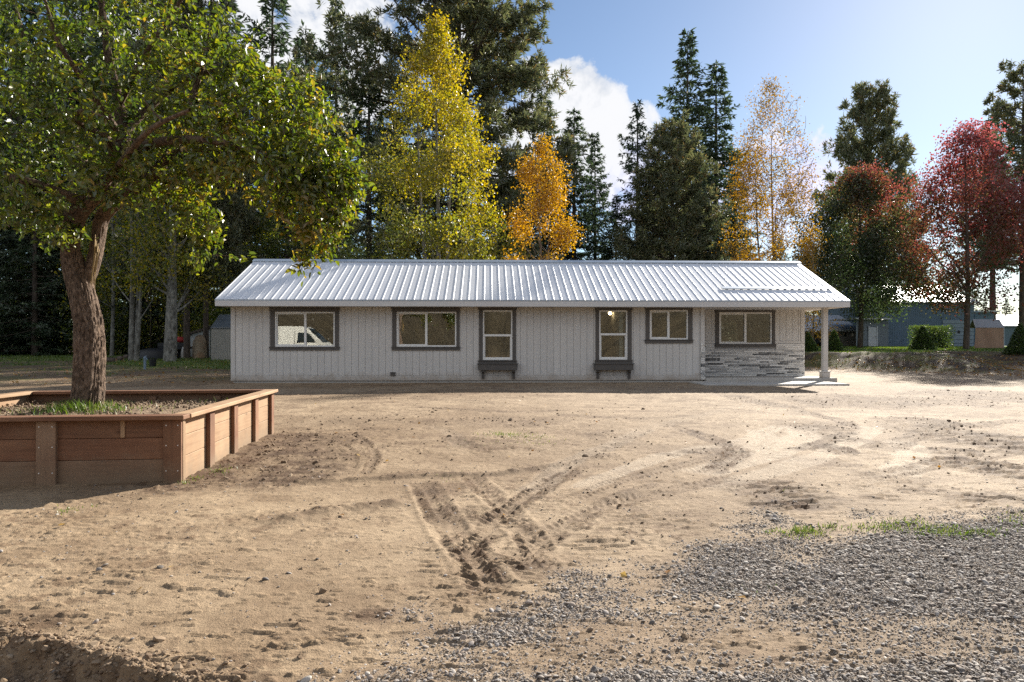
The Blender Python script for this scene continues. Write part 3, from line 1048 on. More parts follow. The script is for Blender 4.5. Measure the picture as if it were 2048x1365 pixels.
# openings: vinyl frame rectangle in the photo, trim rectangle, split, kind
WINS = [
    (rect(550, 670, 624, 694, YW), rect(541, 678, 617, 701, YW), 'slider', onY(610.5, YW)),
    (rect(793, 913, 624, 694, YW), rect(785, 919, 617, 701, YW), 'slider', onY(852.5, YW)),
    (rect(965.5, 1025, 621, 720.5, YW), rect(958, 1032, 615, 727, YW), 'hung', zat(995, 671, YW)),
    (rect(1198, 1255, 621, 720, YW), rect(1191, 1263, 615, 727, YW), 'hung', zat(1226, 669, YW)),
    (rect(1299, 1376, 620.5, 679.5, YW), rect(1291, 1384, 614.5, 687, YW), 'slider', onY(1337, YW)),
    (rect(1438, 1543.5, 625, 688.5, YR), rect(1430.5, 1549.5, 619, 695, YR), 'slider', onY(1491, YR)),
]
hole = [w[0] for w in WINS]

# walls (sheathing behind the boards)
front = hadd('front_wall', wall_mb(X0, X1, ZB, ZS + .1, YW + .012, YW + .15, hole[:5]), MAT['wall_back'])
porchw = hadd('porch_wall', wall_mb(X1 + .002, X2, ZB, ZS + .1, YR + .012, YR + .15, hole[5:]), MAT['wall_back'])
side = MB().box(X1 - .15, X1 - .002, YW + .152, YR + .15, ZB, ZS + .1)
hadd('side_wall', side, MAT['siding'])
for xa, xb, ya in ((X0 + .001, X0 + .15, YW + .152), (X2 - .15, X2 - .001, YR + .152)):
    gable = MB()
    zr = ZR - .12
    slope = (ZR - ZE) / (YRIDGE - YE)
    za = ZE + slope * (ya - YE) - .12; zb = ZE + slope * (YEB - YB) - .12
    V = [(x, y, z) for x in (xa, xb) for y, z in ((ya, ZB), (YB, ZB), (YB, zb), (YRIDGE, zr), (ya, za))]
    gable.add(V, [(0, 1, 2, 3, 4), (5, 6, 7, 8, 9), *[(k, (k + 1) % 5, 5 + (k + 1) % 5, 5 + k) for k in range(5)]])
    hadd('gable_wall', gable, MAT['siding'])
rear_holes = [(X2 - 1.75, X2 - .6, .75, 2.0), (-3.5, -2.2, 1.0, 2.0), (X1 - 3.2, X1 - 2.2, 1.0, 2.0)]
hadd('rear_wall', wall_mb(X0 + .152, X2 - .152, ZB, ZS + .1, YB - .15, YB, rear_holes), MAT['siding'])
for h in rear_holes:
    hadd('rear_pane', MB().box(h[0], h[1], YB - .08, YB - .075, h[2], h[3]), MAT['glass'])
hadd('foundation', MB().box(X0 + .03, X1 - .02, YW + .03, YB - .03, -.3, ZB - .005).box(X1 - .02, X2 - .03, YR + .03, YB - .031, -.3, ZB - .006), MAT['concrete'])

# vertical siding boards, cut round the windows
PITCH = .2032


def boards(wall, xa, xb, z0, z1, Y, cuts, corner=()):
    n = int(math.ceil((xb - xa) / PITCH))
    for i in range(n):
        a, b = xa + i * PITCH + .004, min(xa + (i + 1) * PITCH - .004, xb)
        if b - a < .02:
            continue
        hit = [c for c in cuts if c[0] < b and c[1] > a]
        pieces = []                                   # (xa, xb, z0, z1)
        if not hit:
            pieces.append((a, b, z0, z1))
        else:
            c = hit[0]
            if c[0] - a > .015:
                pieces.append((a, c[0], z0, z1))
            if b - c[1] > .015:
                pieces.append((c[1], b, z0, z1))
            m0, m1 = max(a, c[0]), min(b, c[1])
            pieces.append((m0, m1, z0, c[2])); pieces.append((m0, m1, c[3], z1))
        for p in pieces:
            if p[3] - p[2] < .02 or p[1] - p[0] < .008:
                continue
            mb = MB()
            xm, zm = (p[0] + p[1]) / 2, p[2]
            mb.box(p[0] - xm, p[1] - xm, 0, .0115, 0, p[3] - zm, .0025)
            o = mb.obj('siding_board', MAT['siding'], wall)
            o.location = Vector((xm, Y + RNG.uniform(0, .0012), zm)) - HOFF


ct = .11
z_low = ZB + .15
boards(front, X0 + ct + .004, X1 - ct - .004, z_low, ZS + .06, YW, hole[:5])
boards(porchw, X1 + .01, X2 - ct - .004, zat(1500, 688, YR) + .09, ZS + .06, YR, hole[5:])
# corner boards and skirt band
hadd('corner_board', MB().box(X0 - .015, X0 + ct, YW - .018, YW + .0119, ZB, ZS + .05, .003), MAT['siding'])
hadd('corner_board', MB().box(X1 - ct, X1 + .016, YW - .018, YW + .0119, ZB, ZS + .05, .003), MAT['siding'])
hadd('corner_board', MB().box(X2 - ct, X2 + .016, YR - .018, YR + .0119, zat(1500, 688, YR) + .002, ZS + .05, .003), MAT['siding'])
hadd('skirt_board', MB().box(X0 + ct + .001, X1 - ct - .001, YW - .010, YW + .0119, ZB, z_low - .003, .003), MAT['siding'])
zst = zat(1500, 688, YR)
wt = WINS[5][1]
hadd('ledge_board', MB().box(X1 + .004, wt[0] - .002, YR - .012, YR + .0119, zst + .004, zst + .088, .003), MAT['siding'])
hadd('ledge_board', MB().box(wt[1] + .002, X2 - ct - .002, YR - .012, YR + .0119, zst + .004, zst + .088, .003), MAT['siding'])


def window(wi):
    fr, trm, kind, split = WINS[wi]
    Y = YW if wi < 5 else YR
    w = link('window', None, house)
    w.location = Vector(((fr[0] + fr[1]) / 2, Y, fr[2])) - HOFF
    off = np.array((w.location + HOFF))

    def add(name, mb, mat):
        mb.V = [v - off for v in mb.V]
        return mb.obj(name, mat, w)
    x0, x1, z0, z1 = fr
    b = .045                                   # vinyl face width
    ya, yb = Y - .006, Y + .075
    m = MB()
    m.box(x0, x0 + b, ya, yb, z0, z1, .004).box(x1 - b, x1, ya, yb, z0, z1, .004)
    m.box(x0 + b, x1 - b, ya, yb, z0, z0 + b, .004).box(x0 + b, x1 - b, ya, yb, z1 - b, z1, .004)
    add('frame', m, MAT['vinyl'])
    if kind == 'slider':
        add('mullion', MB().box(split - .035, split + .035, ya + .012, yb - .002, z0 + b + .001, z1 - b - .001, .004), MAT['vinyl'])
        # the sliding sash has its own slim rails, set behind
        m = MB()
        a, c = x0 + b + .001, split - .036
        m.box(a, a + .03, ya + .03, yb - .006, z0 + b + .001, z1 - b - .001, .003)
        m.box(a + .031, c, ya + .03, yb - .006, z0 + b + .001, z0 + b + .03, .003)
        m.box(a + .031, c, ya + .03, yb - .006, z1 - b - .03, z1 - b - .001, .003)
        add('sash', m, MAT['vinyl'])
        panes = [(x0 + b + .03, split - .035, z0 + b + .03, z1 - b - .03, .05), (split + .034, x1 - b + .002, z0 + b - .002, z1 - b + .002, .03)]
    else:
        add('meeting_rail', MB().box(x0 + b + .001, x1 - b - .001, ya + .008, yb - .002, split - .035, split + .03, .004), MAT['vinyl'])
        m = MB()
        for xa, xb in ((x0 + b + .001, x0 + b + .03), (x1 - b - .03, x1 - b - .001)):
            m.box(xa, xb, ya + .03, yb - .006, z0 + b + .001, split - .036, .003)
        m.box(x0 + b + .031, x1 - b - .031, ya + .03, yb - .006, z0 + b + .001, z0 + b + .035, .003)
        add('sash', m, MAT['vinyl'])
        panes = [(x0 + b + .029, x1 - b - .029, z0 + b + .03, split - .03, .05), (x0 + b - .002, x1 - b + .002, split + .028, z1 - b + .002, .03)]
    for p in panes:
        add('pane', MB().box(p[0], p[1], Y + p[4], Y + p[4] + .006, p[2], p[3]), MAT['glass'])
    # dark painted trim
    X0_, X1_, Z0_, Z1_ = trm
    t0, t1 = Y - .032, Y - .001
    th = Z1_ - z1
    g = .002
    ov = .0 if kind == 'x' else .02
    add('trim_board', MB().box(X0_ - ov + .02, x0 - g, t0, t1, z0 - .0, z1 + g, .003), MAT['trim'])
    add('trim_board', MB().box(x1 + g, X1_ + ov - .02, t0, t1, z0 - .0, z1 + g, .003), MAT['trim'])
    add('head_trim', MB().box(X0_ - ov, X1_ + ov, t0 - .008, t1, z1 + g * 2, Z1_, .003).box(X0_ - ov - .012, X1_ + ov + .012, t0 - .022, t1 - .002, Z1_ + .001, Z1_ + .02, .003), MAT['trim'])
    add('sill', MB().box(X0_ - ov, X1_ + ov, t0 - .006, t1, Z0_, z0 - .032, .003).box(X0_ - ov - .012, X1_ + ov + .012, t0 - .028, t1 - .002, z0 - .03, z0 - .003, .003), MAT['trim'])
    return w


for wi in range(6):
    window(wi)

# flower boxes under the two tall windows
for pxa, pxb, ba, bb in ((954, 1037, 966, 1027.5), (1187, 1269, 1196, 1259)):
    xa, xb = onY(pxa, YW - .2), onY(pxb, YW - .2)
    zt, zb = zat(995, 727.5, YW - .2), zat(995, 741, YW - .2)
    fb = link('flower_box', None, house)
    fb.location = Vector(((xa + xb) / 2, YW, zb)) - HOFF
    off = np.array(fb.location + HOFF)

    def fadd(name, mb):
        mb.V = [v - off for v in mb.V]
        return mb.obj(name, MAT['trim'], fb)
    fadd('front_board', MB().box(xa + .055, xb - .055, YW - .215, YW - .195, zb, zt - .012, .003))
    fadd('end_board', MB().box(xa + .035, xa + .054, YW - .212, YW - .034, zb, zt - .012, .003))
    fadd('end_board', MB().box(xb - .054, xb - .035, YW - .212, YW - .034, zb, zt - .012, .003))
    fadd('rim', MB().box(xa, xb, YW - .235, YW - .19, zt - .028, zt, .004).box(xa, xa + .06, YW - .189, YW - .034, zt - .028, zt, .003).box(xb - .06, xb, YW - .189, YW - .034, zt - .028, zt, .003))
    fadd('floor_board', MB().box(xa + .056, xb - .056, YW - .194, YW - .034, zb + .002, zb + .02))
    fadd('back_board', MB().box(xa + .06, xb - .06, YW - .033, YW - .02, zb, zt - .001))
    for pb in (ba, bb):
        xc = onY(pb, YW - .1)
        z1 = zat(pb, 758, YW - .05)
        mb = MB()
        prof = [(YW - .012, zb - .001), (YW - .17, zb - .001), (YW - .17, zb - .05), (YW - .085, zb - .10), (YW - .06, z1 + .02), (YW - .06, z1), (YW - .012, z1)]
        nP = len(prof)
        mb.add([(xc + s, y, z) for s in (-.04, .04) for y, z in prof], [tuple(range(nP)), tuple(range(nP, 2 * nP)), *[(k, (k + 1) % nP, nP + (k + 1) % nP, nP + k) for k in range(nP)]])
        fadd('bracket', mb)

# dryer vent low on the wall
xv, zv = onY(786, YW), zat(786, 749, YW)
v = MB().box(xv - .07, xv + .07, YW - .05, YW - .012, zv - .045, zv + .05, .006).box(xv - .085, xv + .085, YW - .075, YW - .02, zv + .0505, zv + .065, .004)
hadd('dryer_vent', v, MAT['trim'])

# ledger stone on the porch wall: backing and single stones
stone_mat, nt, out = newmat('ledger_stone')
oi = nt.nodes.new('ShaderNodeObjectInfo'); tc = nt.nodes.new('ShaderNodeTexCoord')
nn = N(nt, 'ShaderNodeTexNoise', Scale=9.0, Detail=7, Roughness=.65); nt.links.new(tc.outputs['Object'], nn.inputs['Vector'])
hh = mathn(nt, 'ADD', oi.outputs['Random'], mathn(nt, 'MULTIPLY', mathn(nt, 'SUBTRACT', nn.outputs[0], .5), .55), True)
cs = ramp(nt, hh, [(0, (.09, .09, .092)), (.09, (.17, .17, .17)), (.18, (.42, .415, .41)), (.5, (.60, .59, .57)), (.8, (.70, .685, .66)), (1, (.78, .765, .74))])
bs = nt.nodes.new('ShaderNodeBsdfPrincipled'); nt.links.new(cs, bs.inputs['Base Color']); bs.inputs['Roughness'].default_value = .8
bp = N(nt, 'ShaderNodeBump', Strength=1, Distance=.012); nt.links.new(nn.outputs[0], bp.inputs['Height']); nt.links.new(bp.outputs[0], bs.inputs['Normal'])
nt.links.new(bs.outputs[0], out.inputs[0])
MAT['stone'] = stone_mat
vene = hadd('stone_veneer', MB().box(X1 + .004, X2 - .002, YR - .008, YR + .0115, .131, zst), surf('stone_mortar', (.33, .325, .32), (.28, .275, .27), rough=.9))


def stones(xa, xb, z0, z1, Y, cut=None, axis='x', lo=.16, hi=.55, rowh=.036):
    z = z0
    k = 0
    while z < z1 - .01:
        h = min(rowh * RNG.uniform(.75, 1.3), z1 - z)
        x = xa - RNG.uniform(0, .2)
        while x < xb:
            l = RNG.uniform(lo, hi)
            a, b = max(x, xa) + .0015, min(x + l, xb) - .0015
            x += l
            if b - a < .025:
                continue
            if cut and b > cut[0] and a < cut[1] and z + h > cut[2]:
                if a < cut[0] - .04:
                    b = cut[0]
                elif b > cut[1] + .04:
                    a = cut[1]
                else:
                    continue
            p = RNG.uniform(.008, .034)
            mb = MB()
            w2, h2 = (b - a) / 2, (h - .003) / 2
            j = lambda s: RNG.uniform(-s, s)
            if axis == 'x':
                V = [(-w2, 0, -h2), (w2, 0, -h2), (w2, 0, h2), (-w2, 0, h2)] + [(sx * (w2 - .004) + j(.002), -p + j(.006), sz * (h2 - .003) + j(.002)) for sx, sz in ((-1, -1), (1, -1), (1, 1), (-1, 1))]
                loc = ((a + b) / 2, Y - .008, z + h / 2)
            mb.add(V, [(4, 5, 6, 7), (0, 1, 5, 4), (1, 2, 6, 5), (2, 3, 7, 6), (3, 0, 4, 7), (3, 2, 1, 0)])
            o = mb.obj('stone', MAT['stone'], vene)
            o.location = Vector(loc) - HOFF
            k += 1
        z += h
    return k


ns_ = stones(X1 + .02, X2 + .012, .132, zst - .002, YR, (wt[0] - .03, wt[1] + .03, wt[2] - .02), lo=.22, hi=.62, rowh=.050)
# the return on the main wall's corner
ns_ += stones(X1 - ct - .002, X1 + .03, ZB + .01, zat(1409, 688, YW), YW - .010, None, lo=.14, hi=.16, rowh=.055)
hadd('stone_return', MB().box(X1 + .0165, X1 + .03, YW - .02, YR - .03, ZB + .01, zst), MAT['stone'])

# porch slabs and post
ps = MB().box(X1 + .02, X2 + .42, YE + .42, YR + .005, -.2, .13, .012)
link('porch_slab', ps.mesh('porch_slab', MAT['concrete']), kind='structure')
pw = MB().box(onY(1395, 19.6), onY(1683, 19.4), 18.95, YE + .41, -.2, .045, .012)
link('concrete_walk', pw.mesh('concrete_walk', MAT['concrete']), kind='structure')
xp = onY(1649, 20.75)
hadd('porch_post', MB().box(xp - .073, xp + .073, 20.67, 20.82, .131, ZS, .006), MAT['siding'])
hadd('post_base', MB().box(xp - .115, xp + .115, 20.63, 20.86, .1305, .30, .006).box(xp - .135, xp + .135, 20.61, 20.88, .302, .335, .005), MAT['siding'])

# roof
roofL = XE1 - XE0
slope = (ZR - ZE) / (YRIDGE - YE)
th = math.atan(slope)
SL = math.hypot(ZR - ZE, YRIDGE - YE)
deck = MB()
for sgn in (0, 1):
    ye, yr = (YE, YRIDGE) if sgn == 0 else (YEB, YRIDGE)
    V = [(x, y, z + dz) for x in (XE0 + .04, XE1 - .04) for dz in (-.05, -.012) for y, z in ((ye + (.02 if sgn == 0 else -.02), ZE), (yr, ZR))]
    deck.add(V, [(0, 1, 3, 2), (4, 6, 7, 5), (0, 2, 6, 4), (1, 5, 7, 3), (0, 4, 5, 1), (2, 3, 7, 6)])
roof = hadd('roof', deck, MAT['fascia'])
npan = round(roofL / .2286)
pw_ = roofL / npan
prof = [(0, .0), (.014, .013), (.030, .013), (.046, 0), (pw_, 0)]
ca, sa = math.cos(th), math.sin(th)


def panel_mesh(sgn):
    mb = MB()
    n = len(prof)
    V = []
    for s in (-.03, SL - .01):
        for x, h in prof:
            V.append((x, sgn * (s * ca - h * sa), s * sa + h * ca))
    return mb.add(V, [(k, k + 1, n + k + 1, n + k) for k in range(n - 1)]).mesh('roof_panel', MAT['roof'])


pm, pmb = panel_mesh(1), panel_mesh(-1)
for i in range(npan):
    o = link('roof_panel', pm, roof)
    o.location = Vector((XE0 + i * pw_, YE, ZE)) - HOFF
rb = MB()
for i in range(npan):
    V = np.array([v.co for v in pmb.vertices]) + np.array((XE0 + i * pw_, YEB, ZE))
    rb.addnp(V, np.array([list(p.vertices) for p in pmb.polygons]))
hadd('rear_roof_sheet', rb, MAT['roof'], roof)
cap = MB()
for s in (-1, 1):
    e = .17
    V = [(x, YRIDGE + s * d, ZR + .052 - d * slope + dz) for x in (XE0 - .02, XE1 + .02) for d in (.002 if s > 0 else 0, e) for dz in (0, -.006)]
    cap.add(V, [(0, 2, 6, 4), (1, 5, 7, 3), (2, 3, 7, 6), (0, 1, 3, 2), (4, 6, 7, 5), (0, 4, 5, 1)])
    V = [(x, YRIDGE + s * (e + .001 * k), ZR + .046 - e * slope - .03 * k) for x in (XE0 - .02, XE1 + .02) for k in (0, 1)]
    cap.add(V, [(0, 1, 3, 2)])
hadd('ridge_cap', cap, MAT['ridge'], roof)
# rain diverter above the porch
xd0, xd1 = onY(1443, YE + .9), onY(1664, YE + .9)
yd = YE + .93
zd = ZE + slope * (yd - YE)
dv = MB().box(xd0, xd1, -.10, .10, .030, .040, .002)
dv.box(xd0, xd1, -.104, -.1005, .016, .040)
dv.xf(Matrix.Translation((0, yd, zd)) @ Matrix.Rotation(th - .03, 4, 'X'))
hadd('rain_diverter', dv, MAT['ridge'], roof)
# fascia, rakes, soffit
hadd('fascia_board', MB().box(XE0 + .01, XE1 - .01, YE - .012, YE + .028, ZS - .004, ZE - .016, .004), MAT['fascia'])
hadd('fascia_board', MB().box(XE0 + .01, XE1 - .01, YEB - .028, YEB + .012, ZS - .004, ZE - .016, .004), MAT['fascia'])
hadd('drip_edge', MB().box(XE0, XE1, YE - .018, YE - .0125, ZE - .045, ZE - .004), MAT['ridge'])
for xa, xb in ((XE0, XE0 + .04), (XE1 - .04, XE1)):
    rk = MB()
    for sgn in (0, 1):
        ye = YE if sgn == 0 else YEB
        V = [(x, y, z + dz) for x in (xa, xb) for dz in (-.19, -.004) for y, z in ((ye, ZE), (YRIDGE, ZR))]
        rk.add(V, [(0, 1, 3, 2), (4, 6, 7, 5), (0, 2, 6, 4), (1, 5, 7, 3), (0, 4, 5, 1), (2, 3, 7, 6)])
    hadd('rake_board', rk, MAT['fascia'])
sf = MB().box(XE0 + .042, XE1 - .042, YE + .03, YW + .011, ZS, ZS + .02)
sf.box(X1 + .0, XE1 - .042, YW + .012, YR + .011, ZS + .0, ZS + .02)
sf.box(X2 + .01, XE1 - .042, YR + .012, YEB - .03, ZS, ZS + .02)
hadd('soffit', sf, MAT['siding'])
# rooms
hadd('interior_floor', MB().box(X0 + .16, X2 - .16, YR + .153, YB - .16, .20, .25).box(X0 + .16, X1 - .16, YW + .153, YR + .152, .20, .25), surf('room_floor', (.28, .22, .16), (.22, .17, .12), 3, rough=.5))
hadd('ceiling', MB().box(X0 + .16, X2 - .16, YR + .153, YB - .16, ZS + .04, ZS + .06).box(X0 + .16, X1 - .16, YW + .153, YR + .152, ZS + .04, ZS + .06), MAT['interior'])
iw = MB()
for xq in (X0 + 3.7, X0 + 7.0, X0 + 9.4, X0 + 11.7):
    iw.box(xq, xq + .12, YW + .153, YB - .16, .251, ZS + .039)
iw.box(X0 + .17, X1 - .16, YW + 3.0, YW + 3.12, .251, ZS + .038)
hadd('partition_wall', iw, MAT['interior'])
# lit bulb seen in the second tall window
xb_ = onY(1220, YW + 1.2); zb_ = zat(1220, 627, YW + 1.2)
lamp = thing('ceiling_lamp', 'lit round lamp bulb glowing behind the upper pane of the right tall window', 'lamp', (xb_, YW + 1.2, zb_ + .12))
em, nt, out = newmat('lamp_glow')
e_ = nt.nodes.new('ShaderNodeEmission'); e_.inputs[0].default_value = (1, .72, .4, 1); e_.inputs[1].default_value = 9
nt.links.new(e_.outputs[0], out.inputs[0])
bl = MB()
phis = np.linspace(-np.pi / 2, np.pi / 2, 9)
bl.tube([(0, 0, -.12 + .055 * math.sin(p)) for p in phis], [max(.055 * math.cos(p), .002) for p in phis], 12)
bl.obj('bulb', em, lamp, True)
MB().tube([(0, 0, -.065), (0, 0, .02)], [.022, .03], 10).box(-.09, .09, -.09, .09, .021, .04, .004).obj('lamp_base', MAT['trim'], lamp)

# ------------------------------------------------------------------ raised planter
PC = Vector(gp(362, 966)).to_3d()                # front right corner on the ground
PANG = math.atan2(gp(548, 866)[0] - PC.x, gp(548, 866)[1] - PC.y)      # lean of the side away from +Y
PW, PD = 3.05, 3.28
planter = thing('planter', 'large square raised planter of stained timber boards round the apple tree', 'planter', (PC.x, PC.y, 0), -PANG)
PINV = planter.matrix_basis.inverted() if False else (Matrix.Translation((PC.x, PC.y, 0)) @ Matrix.Rotation(-PANG, 4, 'Z'))


def pbox(name, x0, x1, y0, y1, z0, z1, mat, c=.004, **props):
    mb = MB()
    xm, ym, zm = (x0 + x1) / 2, (y0 + y1) / 2, z0
    mb.box(x0 - xm, x1 - xm, y0 - ym, y1 - ym, 0, z1 - z0, c)
    o = mb.obj(name, mat, planter, **props)
    o.location = (xm, ym, zm)
    return o


def pbox_y(name, x0, x1, y0, y1, z0, z1, mat, c=.004):
    """board whose length runs along y (grain follows)"""
    mb = MB()
    xm, ym = (x0 + x1) / 2, (y0 + y1) / 2
    L, T_ = (y1 - y0) / 2, (x1 - x0) / 2
    mb.box(-L, L, -T_, T_, 0, z1 - z0, c)
    o = mb.obj(name, mat, planter)
    o.location = (xm, ym, z0); o.rotation_euler = (0, 0, rad(90))
    return o


def pbox_z(name, x0, x1, y0, y1, z0, z1, mat, c=.004):
    mb = MB()
    L = (z1 - z0) / 2
    mb.box(-L, L, -(y1 - y0) / 2, (y1 - y0) / 2, -(x1 - x0) / 2, (x1 - x0) / 2, c)
    o = mb.obj(name, mat, planter)
    o.location = ((x0 + x1) / 2, (y0 + y1) / 2, (z0 + z1) / 2); o.rotation_euler = (0, rad(-90), 0)
    return o


RZ = [(-.05, .195), (.198, .378), (.381, .535)]
T = .038
WD, WL, WR = MAT['wood_dull'], MAT['wood_light'], MAT['wood']  # front takes the dark shaded copies, the sides the pale sunlit one
# front face boards span the posts; x = 0 is the right corner, y = 0 the front
fx = [-PW, -2.06, -1.10, -.04]
fposts = [(-PW, -PW + .14), (-2.13, -1.99), (-1.155, -1.0), (-.145, .0)]
bays = [(-PW + .0, -1.80), (-1.797, -.041)]
for r, (z0, z1) in enumerate(RZ):
    for a, b in bays:
        pbox('board', a, b, T, 2 * T - .002, z0, z1, (WD, WR, WR)[r])
for a, b in fposts:
    pbox_z('post', a, b, .0, T - .001, -.05, .535, WR if a > -.2 else WD)
pbox_z('cleat', -.50, -.465, T - .014, T - .001, .385, .533, MAT['wood_light'])
# right side
for r, (z0, z1) in enumerate(RZ):
    for a, b in ((2 * T, 1.66), (1.663, PD)):
        pbox_y('board', -2 * T, -T - .002, a, b, z0, z1, WL)
sp = [(.0, .10), (.74, .88), (1.52, 1.66), (2.36, 2.50), (PD - .13, PD)]
for k, (a, b) in enumerate(sp):
    pbox_z('post', -T + .001, (.004 if k == 0 else .001) , a + (T if k == 0 else 0), b, -.05, .535, WR if k else WL)
# back and left
for r, (z0, z1) in enumerate(RZ):
    pbox('board', -PW, -2 * T - .003, PD - T, PD, z0, z1, WD)
    pbox_y('board', -PW + .0, -PW + T, 2 * T, PD - T - .002, z0, z1, WL)
for a in (-2.3, -1.55, -.75):
    pbox_z('post', a, a + .09, PD - 2 * T, PD - T - .001, -.05, .50, WD)
# cap boards, mitred corners approximated by butting
CZ0, CZ1 = .537, .575
pbox('cap_board', -PW - .03, .035, -.045, .11, CZ0, CZ1, MAT['wood'], .005)
pbox_y('cap_board', -.11, .045, .113, PD + .04, CZ0, CZ1, WL, .005)
pbox_y('cap_board', -PW - .045, -PW + .11, .113, PD + .04, CZ0, CZ1, WL, .005)
pbox('cap_board', -PW + .113, -.113, PD - .115, PD + .04, CZ0, CZ1, WR, .005)
# screw heads
scr = MB()
for a, b in fposts[1:]:
    for z0, z1 in RZ:
        for x in (a + .025, b - .025):
            scr.tube([(x, -.0015, (z0 + z1) / 2 + .03), (x, .004, (z0 + z1) / 2 + .03)], .005, 6)
scr.obj('screw_heads', MAT['vinyl'], planter, kind='stuff')


def to_planter(x, y, z=0):
    return PINV @ Vector((x, y, z))


# soil
nx = 70
gx, gy = np.meshgrid(np.linspace(-PW + T + .002, -2 * T - .003, nx), np.linspace(2 * T, PD - 2 * T - .001, nx))
px_, py_ = gx.ravel(), gy.ravel()
TRX, TRY = at(172, 828, 7.47).x, at(172, 828, 7.47).y
wp = np.array([to_planter(a, b) for a, b in zip(px_, py_)])
sz = .43 + (fbm(px_ * 1.2, py_ * 1.2, 3, 71) - .5) * .05 + (fbm(px_ * 9, py_ * 9, 3, 72) - .5) * .035
sz += .09 * np.exp(-((wp[:, 0] - TRX) ** 2 + (wp[:, 1] - TRY) ** 2) / .25)
i = np.arange(nx - 1)[:, None] * nx + np.arange(nx - 1)[None, :]
soil = link('soil', new_mesh('soil', np.stack([wp[:, 0], wp[:, 1], sz], 1), np.stack([i, i + 1, i + nx + 1, i + nx], -1).reshape(-1, 4),
            surf('planter_soil', (.26, .185, .12), (.14, .095, .06), 9, rough=.95, bump=.02, bscale=40, detail=9), True), kind='stuff')
soil['label'] = 'loose brown crumbly soil filling the timber planter'
tagz = lambda o, l: o.__setitem__('label', l)
q = RNG.uniform(0, 1, (2600, 2))
P = np.array([to_planter(-PW + .06 + a * (PW - .16), .1 + b * (PD - .2)) for a, b in q])
P[:, 2] = .43 + RNG.uniform(-.01, .03, len(P)) + .09 * np.exp(-((P[:, 0] - TRX) ** 2 + (P[:, 1] - TRY) ** 2) / .25)
S = RNG.uniform(.006, .02, (len(P), 1)) * RNG.uniform(.6, 1.2, (len(P), 3))
MAT['clod'] = instmat('dirt_clod', [(0, (.08, .052, .034)), (.4, (.16, .11, .072)), (.8, (.26, .19, .125)), (1, (.33, .255, .18))], .92)
scatter('soil_crumbs', P, S, RNG.uniform(0, 6.3, (len(P), 3)), RNG.uniform(0, 1, len(P)), MAT['clod'], sub=1)

# ------------------------------------------------------------------ trees
def rdir(n, rng):
    v = rng.normal(size=(n, 3))
    return v / (np.linalg.norm(v, axis=1)[:, None] + 1e-9)


def unit(v):
    return v / (np.linalg.norm(v, axis=-1, keepdims=True) + 1e-9)


def leaf_geo(P, D, Nn, L, Wd, six=False, fold=.25):
    """leaves at P pointing along D with face normal about Nn"""
    D = unit(D); S = unit(np.cross(D, Nn)); Nn = np.cross(S, D)
    L = np.broadcast_to(L, len(P))[:, None]; Wd = np.broadcast_to(Wd, len(P))[:, None]
    if not six:
        V = np.stack([P, P + D * L * .5 + S * Wd * .5 + Nn * L * fold * .4, P + D * L, P + D * L * .5 - S * Wd * .5 + Nn * L * fold * .4], 1)
        b = np.arange(len(P))[:, None] * 4
        return V.reshape(-1, 3), np.concatenate([b + np.array([[0, 1, 2]]), b + np.array([[0, 2, 3]])]), 4
    up = Nn * L * fold
    V = np.stack([P, P + D * L * .28 + S * Wd * .46 + up * .5, P + D * L * .68 + S * Wd * .40 + up * .35, P + D * L - Nn * L * .12,
                  P + D * L * .68 - S * Wd * .40 + up * .35, P + D * L * .28 - S * Wd * .46 + up * .5], 1)
    b = np.arange(len(P))[:, None] * 6
    return V.reshape(-1, 3), np.concatenate([b + np.array([[0, 1, 2, 3]]), b + np.array([[0, 3, 4, 5]])]), 6


def grow(limbs, targets, rng, step=.35, k=.010, rmin=.004, up=0.0, sag=.0, rmax=.06):
    """limbs: list of (P, R) polylines. Every target gets joined to the nearest wood. Returns tubes [(P,R)] and tip directions"""
    cap = sum(len(p) for p, _ in limbs) + len(targets) * 14 + 10
    nodes = np.zeros((cap, 3)); nr = np.zeros(cap); n = 0
    for P, R in limbs:
        nodes[n:n + len(P)] = P; nr[n:n + len(P)] = R; n += len(P)
    d0 = np.array([np.min(np.linalg.norm(nodes[:n] - t, axis=1)) for t in targets])
    order = np.argsort(d0)
    tubes, tips = [], np.zeros((len(targets), 3))
    for ti in order:
        t = targets[ti]
        dv = nodes[:n] - t
        dist = np.linalg.norm(dv, axis=1)
        if up:
            hor = np.linalg.norm(dv[:, :2], axis=1)
            dist = dist + up * np.maximum(0, dv[:, 2] + .45 * hor)
        j = int(np.argmin(dist)); a = nodes[j]
        l = np.linalg.norm(t - a)
        m = max(2, min(12, int(l / step) + 1))
        s = np.linspace(0, 1, m + 1)[:, None]
        P = a + (t - a) * s
        bend = rng.normal(size=3) * .07 * l
        P += np.sin(np.pi * s) * bend
        P[:, 2] += (np.sin(np.pi * s) * sag * l)[:, 0]
        r0 = min(max(nr[j] * .75, rmin), rmin + k * l * 1.2 + .003, rmax)
        R = np.linspace(r0, rmin * .6, m + 1)
        tubes.append((P, R))
        nodes[n:n + m] = P[1:]; nr[n:n + m] = R[1:]; n += m
        tips[ti] = unit(P[-1] - P[-2])
    return tubes, tips


def tubes_mesh(name, tubes, mat, nmax=12):
    V, Fs, n = [], [], 0
    for P, R in tubes:
        k = 4 if R[0] < .025 else (6 if R[0] < .06 else nmax)
        v, f = tube(P, R, k)
        V.append(v); Fs.append(f + n); n += len(v)
    return new_mesh(name, np.concatenate(V), np.concatenate(Fs), mat, True)


